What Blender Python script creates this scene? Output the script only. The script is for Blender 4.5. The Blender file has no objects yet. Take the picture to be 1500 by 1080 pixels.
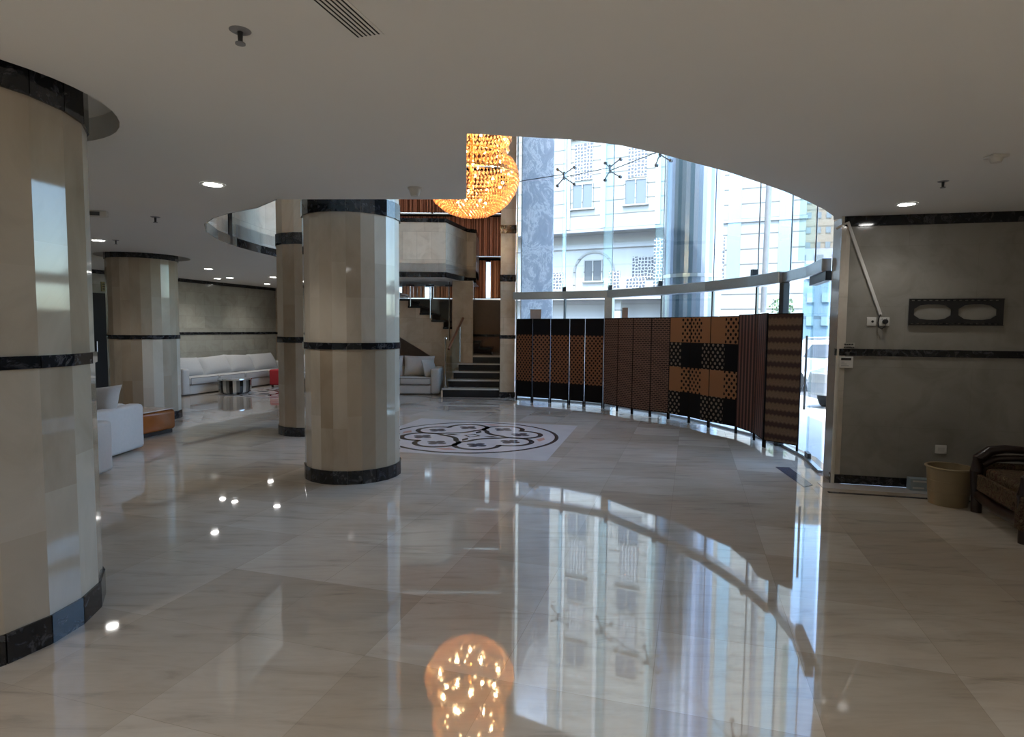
import bpy, bmesh, math, random
from mathutils import Vector, Matrix
from mathutils.geometry import tessellate_polygon
random.seed(7)
PI = math.pi
C = bpy.context.scene.collection
CEIL = 2.70
ROOF = 7.6

# ------------------------------------------------------------------ materials
def new_mat(name):
    m = bpy.data.materials.new(name); m.use_nodes = True
    nt = m.node_tree; nt.nodes.clear()
    out = nt.nodes.new('ShaderNodeOutputMaterial')
    return m, nt, out
def N(nt, kind, **kw):
    n = nt.nodes.new(kind)
    for k, v in kw.items():
        if hasattr(n, k) and k not in n.inputs: setattr(n, k, v)
        else: n.inputs[k].default_value = v
    return n
def L(nt, a, b): nt.links.new(a, b)
def c4(c): return (c[0], c[1], c[2], 1.0)
def coords(nt, kind='UV', scale=(1, 1, 1), rot=(0, 0, 0), loc=(0, 0, 0)):
    tc = N(nt, 'ShaderNodeTexCoord'); mp = N(nt, 'ShaderNodeMapping')
    mp.inputs['Scale'].default_value = scale; mp.inputs['Rotation'].default_value = rot
    mp.inputs['Location'].default_value = loc
    L(nt, tc.outputs[kind], mp.inputs['Vector']); return mp.outputs['Vector']
def mixc(nt, fac, a, b, mode='MIX'):
    n = N(nt, 'ShaderNodeMix', data_type='RGBA', blend_type=mode)
    for sock, v in ((n.inputs[0], fac), (n.inputs[6], a), (n.inputs[7], b)):
        if hasattr(v, 'is_linked'): L(nt, v, sock)
        elif isinstance(v, (int, float)): sock.default_value = v
        else: sock.default_value = c4(v)
    return n.outputs[2]
def ramp(nt, v, stops):
    r = N(nt, 'ShaderNodeValToRGB'); L(nt, v, r.inputs[0])
    e = r.color_ramp.elements
    while len(e) < len(stops): e.new(0.5)
    for i, (p, c) in enumerate(stops): e[i].position = p; e[i].color = c4(c) if not isinstance(c, (int, float)) else (c, c, c, 1)
    return r.outputs[0]
def math_(nt, op, a, b=0.0, c=0.0):
    n = N(nt, 'ShaderNodeMath', operation=op)
    for i, v in enumerate((a, b, c)):
        if hasattr(v, 'is_linked'): L(nt, v, n.inputs[i])
        else: n.inputs[i].default_value = v
    return n.outputs[0]
def pbsdf(nt, out, col, rough=0.5, metal=0.0, bump=None, bstr=0.2, bdist=0.01, spec=0.5, **kw):
    p = N(nt, 'ShaderNodeBsdfPrincipled')
    if hasattr(col, 'is_linked'): L(nt, col, p.inputs['Base Color'])
    else: p.inputs['Base Color'].default_value = c4(col)
    if hasattr(rough, 'is_linked'): L(nt, rough, p.inputs['Roughness'])
    else: p.inputs['Roughness'].default_value = rough
    p.inputs['Metallic'].default_value = metal
    p.inputs['Specular IOR Level'].default_value = spec
    for k, v in kw.items(): p.inputs[k].default_value = v
    if bump is not None:
        b = N(nt, 'ShaderNodeBump'); b.inputs['Strength'].default_value = bstr; b.inputs['Distance'].default_value = bdist
        L(nt, bump, b.inputs['Height']); L(nt, b.outputs[0], p.inputs['Normal'])
    L(nt, p.outputs[0], out.inputs[0]); return p
def simple(name, col, rough=0.5, metal=0.0, nscale=12, nvar=0.12, **kw):
    m, nt, out = new_mat(name)
    v = coords(nt, 'Object')
    n = N(nt, 'ShaderNodeTexNoise', Scale=nscale, Detail=4.0); L(nt, v, n.inputs['Vector'])
    d = tuple(x * (1 - nvar) for x in col); e = tuple(min(1, x * (1 + nvar)) for x in col)
    pbsdf(nt, out, mixc(nt, n.outputs[0], d, e), rough, metal, **kw)
    return m
def emis(name, col, s):
    m, nt, out = new_mat(name)
    e = N(nt, 'ShaderNodeEmission', Strength=s); e.inputs[0].default_value = c4(col); L(nt, e.outputs[0], out.inputs[0]); return m

def floor_material():
    m, nt, out = new_mat('polished_floor_marble')
    v = coords(nt, 'UV', rot=(0, 0, math.radians(16.5)), loc=(0.12, 0.2, 0))
    b = N(nt, 'ShaderNodeTexBrick', offset=0.0, squash=1.0)
    for k, x in (('Scale', 1.0), ('Brick Width', 0.66), ('Row Height', 0.66), ('Mortar Size', 0.0012), ('Mortar Smooth', 0.0), ('Bias', 0.0)): b.inputs[k].default_value = x
    b.inputs['Color1'].default_value = (0.40, 0.355, 0.30, 1); b.inputs['Color2'].default_value = (0.54, 0.50, 0.445, 1)
    b.inputs['Mortar'].default_value = (0.34, 0.30, 0.25, 1); L(nt, v, b.inputs['Vector'])
    v2 = coords(nt, 'UV', rot=(0, 0, math.radians(-4)), scale=(1.1, 6.5, 1))
    n = N(nt, 'ShaderNodeTexNoise', Scale=1.6, Detail=8.0, Roughness=0.62, Distortion=0.6); L(nt, v2, n.inputs['Vector'])
    st = ramp(nt, n.outputs[0], [(0.28, 0.50), (0.42, 0.86), (0.56, 1.0), (0.66, 0.88), (0.80, 1.0)])
    n2 = N(nt, 'ShaderNodeTexNoise', Scale=0.9, Detail=5.0); L(nt, coords(nt, 'UV'), n2.inputs['Vector'])
    blot = ramp(nt, n2.outputs[0], [(0.35, (0.86, 0.80, 0.74)), (0.65, (1.0, 1.0, 1.0))])
    c = mixc(nt, 1.0, mixc(nt, 0.65, b.outputs[0], st, 'MULTIPLY'), blot, 'MULTIPLY')
    nb = N(nt, 'ShaderNodeTexNoise', Scale=0.8, Detail=1.0); L(nt, coords(nt, 'UV'), nb.inputs['Vector'])
    rr = ramp(nt, n.outputs[0], [(0.3, 0.05), (0.7, 0.02)])
    pbsdf(nt, out, c, rr, bump=nb.outputs[0], bstr=0.05, bdist=0.02, spec=1.0)
    return m
def cream_strip(name='cream_marble', warm=0.0):
    # colour of each strip comes from the stone slab it was cut from (vertex attribute tone)
    m, nt, out = new_mat(name)
    a = N(nt, 'ShaderNodeAttribute', attribute_name='tone')
    n = N(nt, 'ShaderNodeTexNoise', Scale=2.2, Detail=7.0, Roughness=0.6, Distortion=0.8); L(nt, coords(nt, 'Object', scale=(1, 1, 0.5)), n.inputs['Vector'])
    base = mixc(nt, a.outputs['Fac'], (0.37, 0.295, 0.215), (0.60, 0.535, 0.44))
    st = ramp(nt, n.outputs[0], [(0.3, (0.78, 0.76, 0.73)), (0.55, (1, 1, 1)), (0.8, (0.9, 0.88, 0.85))])
    pbsdf(nt, out, mixc(nt, 0.9, base, st, 'MULTIPLY'), 0.055, spec=0.5)
    return m
def cream_tile(name, c1, c2, w=0.6, h=0.3, off=0.5, rough=0.22, mort=None, ms=0.002, spec=0.4):
    m, nt, out = new_mat(name)
    b = N(nt, 'ShaderNodeTexBrick', offset=off)
    for k, x in (('Scale', 1.0), ('Brick Width', w), ('Row Height', h), ('Mortar Size', ms), ('Mortar Smooth', 0.0)): b.inputs[k].default_value = x
    b.inputs['Color1'].default_value = c4(c1); b.inputs['Color2'].default_value = c4(c2)
    b.inputs['Mortar'].default_value = c4(mort or tuple(x * 0.75 for x in c1)); L(nt, coords(nt, 'UV'), b.inputs['Vector'])
    n = N(nt, 'ShaderNodeTexNoise', Scale=3.0, Detail=7.0, Roughness=0.6, Distortion=0.7); L(nt, coords(nt, 'UV'), n.inputs['Vector'])
    st = ramp(nt, n.outputs[0], [(0.3, (0.80, 0.78, 0.75)), (0.55, (1, 1, 1)), (0.8, (0.92, 0.9, 0.87))])
    pbsdf(nt, out, mixc(nt, 0.9, b.outputs[0], st, 'MULTIPLY'), rough, spec=spec)
    return m
def black_marble():
    m, nt, out = new_mat('black_veined_marble')
    n = N(nt, 'ShaderNodeTexNoise', Scale=9.0, Detail=9.0, Roughness=0.7, Distortion=1.6); L(nt, coords(nt, 'Object'), n.inputs['Vector'])
    c = ramp(nt, n.outputs[0], [(0.0, (0.008, 0.009, 0.011)), (0.52, (0.014, 0.016, 0.02)), (0.60, (0.10, 0.10, 0.11)), (0.64, (0.02, 0.022, 0.026))])
    a = N(nt, 'ShaderNodeAttribute', attribute_name='tone')
    pbsdf(nt, out, mixc(nt, 0.6, c, mixc(nt, a.outputs['Fac'], (0.5, 0.5, 0.5), (1, 1, 1)), 'MULTIPLY'), 0.09, spec=0.5)
    return m
def glass_material(name, tint=(0.90, 0.96, 0.97), refl=1.0):
    m, nt, out = new_mat(name)
    t = N(nt, 'ShaderNodeBsdfTransparent'); t.inputs[0].default_value = c4(tint)
    g = N(nt, 'ShaderNodeBsdfGlossy'); g.inputs['Roughness'].default_value = 0.01
    f = N(nt, 'ShaderNodeLayerWeight', Blend=0.5)
    fac = math_(nt, 'MULTIPLY', math_(nt, 'ADD', 0.03, math_(nt, 'MULTIPLY', math_(nt, 'POWER', f.outputs['Facing'], 5.0), 0.6)), refl)
    mx = N(nt, 'ShaderNodeMixShader'); L(nt, fac, mx.inputs[0]); L(nt, t.outputs[0], mx.inputs[1]); L(nt, g.outputs[0], mx.inputs[2])
    L(nt, mx.outputs[0], out.inputs[0]); return m
def stripes(name, period, stops, axis=0, rough=0.6, wob=0.0, spec=0.3):
    m, nt, out = new_mat(name)
    v = coords(nt, 'UV'); s = N(nt, 'ShaderNodeSeparateXYZ'); L(nt, v, s.inputs[0])
    x = s.outputs[axis]
    if wob:
        w = math_(nt, 'PINGPONG', s.outputs[1 - axis], 0.028)
        x = math_(nt, 'ADD', x, math_(nt, 'MULTIPLY', w, wob))
    fr = math_(nt, 'FRACT', math_(nt, 'DIVIDE', x, period))
    c = ramp(nt, fr, stops)
    n = N(nt, 'ShaderNodeTexNoise', Scale=60.0, Detail=2.0); L(nt, v, n.inputs['Vector'])
    pbsdf(nt, out, mixc(nt, 0.5, c, ramp(nt, n.outputs[0], [(0.3, 0.55), (0.7, 1.0)]), 'MULTIPLY'), rough, spec=spec, bump=n.outputs[0], bstr=0.3, bdist=0.003)
    return m
def translucent_blind(m):
    nt = m.node_tree; out = [n for n in nt.nodes if n.type == 'OUTPUT_MATERIAL'][0]; p = [n for n in nt.nodes if n.type == 'BSDF_PRINCIPLED'][0]
    t = N(nt, 'ShaderNodeBsdfTranslucent'); L(nt, p.inputs['Base Color'].links[0].from_socket, t.inputs[0])
    x = N(nt, 'ShaderNodeMixShader'); x.inputs[0].default_value = 0.75; L(nt, p.outputs[0], x.inputs[1]); L(nt, t.outputs[0], x.inputs[2]); L(nt, x.outputs[0], out.inputs[0])
def dots_mask(nt, uv, px, py, r):
    s = N(nt, 'ShaderNodeSeparateXYZ'); L(nt, uv, s.inputs[0])
    res = []
    for o in (0.0, 0.5):
        fx = math_(nt, 'SUBTRACT', math_(nt, 'FRACT', math_(nt, 'ADD', math_(nt, 'DIVIDE', s.outputs[0], px), o)), 0.5)
        fy = math_(nt, 'SUBTRACT', math_(nt, 'FRACT', math_(nt, 'ADD', math_(nt, 'DIVIDE', s.outputs[1], py), o)), 0.5)
        dx = math_(nt, 'MULTIPLY', fx, px); dy = math_(nt, 'MULTIPLY', fy, py)
        d = math_(nt, 'SQRT', math_(nt, 'ADD', math_(nt, 'MULTIPLY', dx, dx), math_(nt, 'MULTIPLY', dy, dy)))
        res.append(math_(nt, 'LESS_THAN', d, r))
    return math_(nt, 'MAXIMUM', res[0], res[1])
def weave_bump(nt, uv, sc=150):
    w = N(nt, 'ShaderNodeTexChecker', Scale=sc); L(nt, uv, w.inputs['Vector']); return w.outputs['Fac']
def screen_dots():
    m, nt, out = new_mat('woven_black_and_copper_dots')
    uv = coords(nt, 'UV'); s = N(nt, 'ShaderNodeSeparateXYZ'); L(nt, uv, s.inputs[0])
    d = dots_mask(nt, uv, 0.088, 0.098, 0.021)
    mid = mixc(nt, d, (0.19, 0.09, 0.052), (0.010, 0.008, 0.009))
    inside = math_(nt, 'MULTIPLY', math_(nt, 'GREATER_THAN', s.outputs[1], 0.44), math_(nt, 'LESS_THAN', s.outputs[1], 1.43))
    pbsdf(nt, out, mixc(nt, inside, (0.009, 0.009, 0.011), mid), 0.85, bump=weave_bump(nt, uv), bstr=0.3, bdist=0.002, spec=0.06)
    return m
def screen_check():
    m, nt, out = new_mat('woven_orange_and_black_blocks')
    uv = coords(nt, 'UV'); s = N(nt, 'ShaderNodeSeparateXYZ'); L(nt, uv, s.inputs[0])
    row = math_(nt, 'FLOOR', math_(nt, 'DIVIDE', math_(nt, 'SUBTRACT', s.outputs[1], 0.09), 0.42))   # 0 bottom .. 3 top
    ci = math_(nt, 'FLOOR', math_(nt, 'ADD', math_(nt, 'DIVIDE', s.outputs[0], 0.51), 0.47))
    rodd = math_(nt, 'MODULO', row, 2.0)          # 1 = orange rows (1, 3)
    par = math_(nt, 'MODULO', math_(nt, 'ADD', ci, math_(nt, 'SUBTRACT', 1.0, rodd)), 2.0)
    d = math_(nt, 'MULTIPLY', dots_mask(nt, uv, 0.10, 0.115, 0.023), par)
    org = mixc(nt, d, (0.24, 0.125, 0.068), (0.010, 0.009, 0.010))
    blk = mixc(nt, d, (0.009, 0.010, 0.013), (0.17, 0.145, 0.12))
    pbsdf(nt, out, mixc(nt, rodd, blk, org), 0.85, bump=weave_bump(nt, uv), bstr=0.3, bdist=0.002, spec=0.06)
    return m
def screen_stitch():
    m, nt, out = new_mat('woven_dark_brown_stitch')
    uv = coords(nt, 'UV')
    b = N(nt, 'ShaderNodeTexBrick', offset=0.5)
    for k, x in (('Scale', 1.0), ('Brick Width', 0.075), ('Row Height', 0.034), ('Mortar Size', 0.010), ('Mortar Smooth', 0.3)): b.inputs[k].default_value = x
    b.inputs['Color1'].default_value = (0.012, 0.007, 0.008, 1); b.inputs['Color2'].default_value = (0.020, 0.011, 0.012, 1)
    b.inputs['Mortar'].default_value = (0.15, 0.09, 0.072, 1); L(nt, uv, b.inputs['Vector'])
    pbsdf(nt, out, b.outputs[0], 0.5, bump=b.outputs['Fac'], bstr=0.3, bdist=0.004, spec=0.2); return m
def lattice():
    m, nt, out = new_mat('carved_lattice')
    uv = coords(nt, 'UV'); v = N(nt, 'ShaderNodeTexVoronoi', Scale=7.0, feature='DISTANCE_TO_EDGE'); L(nt, uv, v.inputs['Vector'])
    v.inputs['Randomness'].default_value = 0.35
    c = ramp(nt, v.outputs['Distance'], [(0.10, (0.40, 0.40, 0.385)), (0.16, (0.07, 0.075, 0.09))])
    pbsdf(nt, out, c, 0.7, bump=v.outputs['Distance'], bstr=0.4, bdist=0.05); return m
def facade_mat(name, c, period=0.5, dark=0.6):
    m, nt, out = new_mat(name)
    uv = coords(nt, 'UV'); s = N(nt, 'ShaderNodeSeparateXYZ'); L(nt, uv, s.inputs[0])
    fr = math_(nt, 'FRACT', math_(nt, 'DIVIDE', s.outputs[1], period))
    g = math_(nt, 'LESS_THAN', fr, 0.09)
    n = N(nt, 'ShaderNodeTexNoise', Scale=0.6, Detail=4.0); L(nt, uv, n.inputs['Vector'])
    base = mixc(nt, n.outputs[0], tuple(x * 0.92 for x in c), c)
    pbsdf(nt, out, mixc(nt, g, base, tuple(x * dark for x in c)), 0.8, spec=0.2); return m

M = dict(
    floor=floor_material(), strip=cream_strip(), black=black_marble(),
    wall=cream_tile('cream_wall_tile', (0.27, 0.26, 0.235), (0.285, 0.275, 0.25), 1.2, 0.6, 0.5, 0.14, mort=(.24, .23, .205), ms=0.0015, spec=0.5),
    wallgrey=cream_tile('grey_cream_wall_tile', (0.36, 0.35, 0.30), (0.43, 0.415, 0.355), 0.6, 0.3, 0.5, 0.14),
    para=cream_tile('parapet_cream_tile', (0.60, 0.54, 0.45), (0.76, 0.70, 0.60), 0.32, 0.62, 0.5, 0.26),
    stairwall=cream_tile('stair_wall_tile', (0.42, 0.34, 0.25), (0.50, 0.41, 0.31), 0.4, 0.6, 0.5, 0.14),
    brownwall=simple('brown_painted_wall', (0.20, 0.15, 0.12), 0.45),
    ceil=simple('ceiling_paint', (0.78, 0.78, 0.76), 0.85, nscale=1.2, nvar=0.02),
    upper=simple('upper_hall_paint', (0.72, 0.68, 0.62), 0.8, nscale=1.2, nvar=0.03),
    glass=glass_material('clear_glass'), fin=glass_material('green_edge_glass', (0.80, 0.88, 0.88), 1.2),
    steel=simple('brushed_steel', (0.50, 0.53, 0.55), 0.28, 0.9, nscale=40), dsteel=simple('dark_steel', (0.06, 0.065, 0.07), 0.35, 0.7),
    chrome=simple('chrome', (0.8, 0.8, 0.8), 0.08, 1.0, nvar=0.02),
    lightstone=simple('light_marble_inlay', (0.52, 0.50, 0.49), 0.08, nscale=3, spec=0.6),
    inlay=simple('dark_marble_inlay', (0.035, 0.035, 0.04), 0.1, spec=0.6, nscale=20, nvar=0.4),
    pinkstone=simple('pink_marble_inlay', (0.50, 0.30, 0.25), 0.1, spec=0.6),
    greystone=simple('grey_marble_inlay', (0.07, 0.075, 0.10), 0.1, spec=0.6, nscale=20, nvar=0.3),
    tread=simple('grey_tread_marble', (0.45, 0.43, 0.40), 0.12, spec=0.5), treadblack=simple('black_tread_marble', (0.012, 0.012, 0.014), 0.15, spec=0.4),
    fabric=simple('off_white_upholstery', (0.47, 0.46, 0.445), 0.9, nscale=30, nvar=0.06, spec=0.1), piping=simple('grey_piping', (0.16, 0.15, 0.15), 0.8),
    red=simple('red_velvet', (0.30, 0.012, 0.018), 0.8), wood=simple('orange_brown_veneer', (0.34, 0.105, 0.022), 0.25, nscale=6, nvar=0.3),
    darkwood=simple('dark_carved_wood', (0.020, 0.010, 0.008), 0.3), handrail=simple('brown_wood_handrail', (0.16, 0.075, 0.04), 0.35),
    plastic=simple('cream_plastic', (0.27, 0.21, 0.125), 0.45, nvar=0.05), whiteplastic=simple('white_plastic', (0.62, 0.61, 0.58), 0.45, nvar=0.03),
    blackmetal=simple('black_powder_coat', (0.012, 0.012, 0.013), 0.5), grate=simple('dark_vent_slot', (0.01, 0.01, 0.01), 0.8),
    blackdoor=simple('black_door_leaf', (0.006, 0.006, 0.007), 0.35), signyellow=simple('olive_sign_plate', (0.26, 0.23, 0.10), 0.5),
    lamp=emis('downlight_glow', (1.0, 0.98, 0.95), 9.0), bulb=emis('warm_bulb', (1.0, 0.66, 0.32), 7.0),
    gold=simple('gold_metal', (0.75, 0.42, 0.12), 0.25, 1.0),
    s_dots=screen_dots(), s_check=screen_check(), s_stitch=screen_stitch(),
    s_stripe=stripes('woven_dark_red_stripes', 0.10, [(0.0, (0.014, 0.006, 0.007)), (0.40, (0.030, 0.011, 0.012)), (0.5, (0.19, 0.095, 0.075)), (0.8, (0.15, 0.065, 0.052)), (0.92, (0.014, 0.006, 0.007))], 0),
    s_band=stripes('woven_brown_bands', 0.158, [(0.0, (0.040, 0.016, 0.012)), (0.28, (0.045, 0.019, 0.013)), (0.45, (0.16, 0.10, 0.062)), (0.85, (0.145, 0.09, 0.054)), (1.0, (0.05, 0.02, 0.014))], 1, wob=0.6),
    curtain=stripes('brown_vertical_blind', 0.085, [(0.0, (0.22, 0.10, 0.06)), (0.3, (0.66, 0.36, 0.24)), (0.7, (0.56, 0.30, 0.20)), (0.95, (0.20, 0.09, 0.06))], 0),
    blind=stripes('orange_vertical_blind', 0.10, [(0.0, (0.26, 0.12, 0.07)), (0.3, (0.78, 0.46, 0.28)), (0.75, (0.66, 0.36, 0.22)), (0.95, (0.24, 0.11, 0.07))], 0),
    bframe=simple('screen_frame', (0.010, 0.008, 0.008), 0.9, spec=0.1), floral=None,
    facade=facade_mat('white_stone_facade', (0.30, 0.30, 0.285), 0.6, 0.36), facadelow=facade_mat('lower_stone_facade', (0.40, 0.405, 0.41), 0.9, 0.85),
    lattice=lattice(), beige=facade_mat('beige_tower_facade', (0.22, 0.175, 0.13), 2.9, 0.55), bluebuild=facade_mat('blue_glass_facade', (0.16, 0.25, 0.32), 2.6, 0.6),
    lilac=facade_mat('lilac_facade', (0.30, 0.29, 0.38), 3.0, 0.6),
    cladding=simple('blue_grey_marble_cladding', (0.46, 0.50, 0.58), 0.3, nscale=3.5, nvar=0.35),
    wglass=simple('dark_window_glass', (0.09, 0.10, 0.11), 0.15), wblue=simple('pale_blue_glass', (0.20, 0.30, 0.36), 0.2, nvar=0.05),
    ground=simple('pale_paving', (0.72, 0.71, 0.69), 0.8, nscale=1.5), asphalt=simple('street_asphalt', (0.16, 0.16, 0.17), 0.8, nscale=1.5),
    carwhite=simple('white_car_paint', (0.72, 0.73, 0.74), 0.2, nvar=0.01), cargrey=simple('silver_car_paint', (0.34, 0.36, 0.38), 0.2, 0.4, nvar=0.01),
    tyre=simple('tyre_rubber', (0.02, 0.02, 0.02), 0.8), pole=simple('grey_pole_paint', (0.22, 0.23, 0.25), 0.5),
    paper=simple('grey_paper', (0.36, 0.33, 0.32), 0.8), signblue=simple('pale_blue_box', (0.30, 0.36, 0.38), 0.5),
    leaf=simple('green_leaves', (0.10, 0.19, 0.06), 0.7, nscale=3, nvar=0.5), bark=simple('bark', (0.12, 0.09, 0.06), 0.9),
)
def floral():
    m, nt, out = new_mat('floral_brown_upholstery')
    v = coords(nt, 'Object'); w = N(nt, 'ShaderNodeTexVoronoi', Scale=9.0); L(nt, v, w.inputs['Vector'])
    n = N(nt, 'ShaderNodeTexNoise', Scale=14.0, Detail=3.0, Distortion=2.0); L(nt, v, n.inputs['Vector'])
    c = ramp(nt, n.outputs[0], [(0.35, (0.03, 0.018, 0.012)), (0.5, (0.10, 0.078, 0.05)), (0.6, (0.05, 0.02, 0.016)), (0.72, (0.14, 0.12, 0.08))])
    pbsdf(nt, out, c, 0.9, spec=0.1); return m
M['floral'] = floral()
translucent_blind(M['curtain']); translucent_blind(M['blind'])
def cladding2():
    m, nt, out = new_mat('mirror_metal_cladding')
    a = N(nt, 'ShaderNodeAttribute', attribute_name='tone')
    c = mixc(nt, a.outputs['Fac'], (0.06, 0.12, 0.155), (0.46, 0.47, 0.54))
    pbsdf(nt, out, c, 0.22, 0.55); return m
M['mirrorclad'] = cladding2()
def crystal():
    m, nt, out = new_mat('amber_crystal')
    t = N(nt, 'ShaderNodeBsdfTranslucent'); t.inputs[0].default_value = (1.0, 0.66, 0.34, 1)
    d = N(nt, 'ShaderNodeBsdfDiffuse'); d.inputs[0].default_value = (0.95, 0.64, 0.34, 1)
    g = N(nt, 'ShaderNodeBsdfGlossy'); g.inputs[0].default_value = (1, 0.85, 0.6, 1); g.inputs['Roughness'].default_value = 0.12
    a = N(nt, 'ShaderNodeMixShader'); a.inputs[0].default_value = 0.4; L(nt, t.outputs[0], a.inputs[1]); L(nt, d.outputs[0], a.inputs[2])
    b = N(nt, 'ShaderNodeMixShader'); b.inputs[0].default_value = 0.22; L(nt, a.outputs[0], b.inputs[1]); L(nt, g.outputs[0], b.inputs[2])
    L(nt, b.outputs[0], out.inputs[0]); return m
M['crystal'] = crystal()
def veined():
    m, nt, out = new_mat('veined_blue_grey_marble')
    n = N(nt, 'ShaderNodeTexNoise', Scale=2.2, Detail=9.0, Roughness=0.75, Distortion=2.2); L(nt, coords(nt, 'Object', scale=(1, 1, .6)), n.inputs['Vector'])
    c = ramp(nt, n.outputs[0], [(0.3, (0.34, 0.38, 0.46)), (0.49, (0.42, 0.46, 0.54)), (0.535, (0.72, 0.74, 0.78)), (0.58, (0.42, 0.46, 0.54)), (0.8, (0.36, 0.40, 0.48))])
    pbsdf(nt, out, c, 0.3); return m
M['cladding'] = veined()

# ------------------------------------------------------------------ mesh helpers
def BM():
    b = bmesh.new(); b.loops.layers.uv.new('UVMap'); b.faces.layers.float.new('tone'); b.faces.layers.int.new('keep'); return b
def auto_uv(bm):
    uv = bm.loops.layers.uv.verify(); kp = bm.faces.layers.int['keep']; bm.normal_update()
    for f in bm.faces:
        if f[kp]: continue
        n = f.normal
        for lp in f.loops:
            p = lp.vert.co
            if abs(n.z) > 0.75: lp[uv].uv = (p.x, p.y)
            else:
                h = math.hypot(n.x, n.y) or 1
                lp[uv].uv = ((-n.y * p.x + n.x * p.y) / h, p.z)
def obj(name, bm, mat, parent=None, smooth=False, mw=None, bevel=0.0):
    auto_uv(bm)
    me = bpy.data.meshes.new(name)
    bm.to_mesh(me); bm.free()
    o = bpy.data.objects.new(name, me); C.objects.link(o)
    me.materials.append(mat)
    if smooth:
        for p in me.polygons: p.use_smooth = True
        me.set_sharp_from_angle(angle=math.radians(40))
    if bevel:
        md = o.modifiers.new('b', 'BEVEL'); md.width = bevel; md.segments = 2; md.limit_method = 'ANGLE'; md.angle_limit = math.radians(35)
    if parent is not None: o.parent = parent
    if mw is not None: o.matrix_basis = mw
    return o
def box(bm, x0, x1, y0, y1, z0, z1, mw=None):
    v = [bm.verts.new(Vector(p)) for p in ((x0, y0, z0), (x1, y0, z0), (x1, y1, z0), (x0, y1, z0), (x0, y0, z1), (x1, y0, z1), (x1, y1, z1), (x0, y1, z1))]
    if mw is not None:
        for q in v: q.co = mw @ q.co
    for f in ((3, 2, 1, 0), (4, 5, 6, 7), (0, 1, 5, 4), (1, 2, 6, 5), (2, 3, 7, 6), (3, 0, 4, 7)): bm.faces.new([v[i] for i in f])
    return v
def prism(bm, loops, z0, z1, cap=True):
    """loops: outer CCW plus holes (2-D lists). Builds a slab between z0 and z1."""
    loops = [[Vector((p[0], p[1], 0)) for p in lp] for lp in loops]
    flat = [p for lp in loops for p in lp]
    tris = tessellate_polygon(loops)
    lo = [bm.verts.new((p.x, p.y, z0)) for p in flat]; hi = [bm.verts.new((p.x, p.y, z1)) for p in flat]
    if cap:
        for t in tris:
            a, b, c = (flat[i] for i in t)
            if (b - a).cross(c - a).z < 0: t = (t[0], t[2], t[1])
            try:
                bm.faces.new([hi[i] for i in t]); bm.faces.new([lo[i] for i in reversed(t)])
            except ValueError: pass
    k = 0
    for li, lp in enumerate(loops):
        n = len(lp)
        area = sum(lp[i].x * lp[(i + 1) % n].y - lp[(i + 1) % n].x * lp[i].y for i in range(n))
        ccw = area > 0
        for i in range(n):
            a, b = k + i, k + (i + 1) % n
            if (li == 0) == ccw: bm.faces.new((lo[a], lo[b], hi[b], hi[a]))
            else: bm.faces.new((lo[b], lo[a], hi[a], hi[b]))
        k += n
def lathe(bm, prof, seg=32, cx=0, cy=0, cap=True):
    rings = []
    for r, z in prof:
        rings.append([bm.verts.new((cx + r * math.cos(2 * PI * i / seg), cy + r * math.sin(2 * PI * i / seg), z)) for i in range(seg)])
    for a, b in zip(rings, rings[1:]):
        for i in range(seg):
            j = (i + 1) % seg; bm.faces.new((a[i], a[j], b[j], b[i]))
    if cap:
        if prof[0][0] > 1e-6: bm.faces.new(list(reversed(rings[0])))
        if prof[-1][0] > 1e-6: bm.faces.new(rings[-1])
def tube(bm, pts, r, seg=8, closed=False):
    pts = [Vector(p) for p in pts]; n = len(pts); rings = []
    up = Vector((0, 0, 1))
    for i, p in enumerate(pts):
        if closed: d = pts[(i + 1) % n] - pts[i - 1]
        else: d = pts[min(i + 1, n - 1)] - pts[max(i - 1, 0)]
        d.normalize()
        u = up if abs(d.z) < 0.95 else Vector((1, 0, 0))
        s = d.cross(u).normalized(); t = s.cross(d).normalized()
        rr = r[i] if isinstance(r, (list, tuple)) else r
        rings.append([bm.verts.new(p + (s * math.cos(2 * PI * k / seg) + t * math.sin(2 * PI * k / seg)) * rr) for k in range(seg)])
    pairs = list(zip(rings, rings[1:])) + ([(rings[-1], rings[0])] if closed else [])
    for a, b in pairs:
        for k in range(seg):
            j = (k + 1) % seg; bm.faces.new((a[k], b[k], b[j], a[j]))
    if not closed:
        bm.faces.new(rings[0]); bm.faces.new(list(reversed(rings[-1])))
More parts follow.
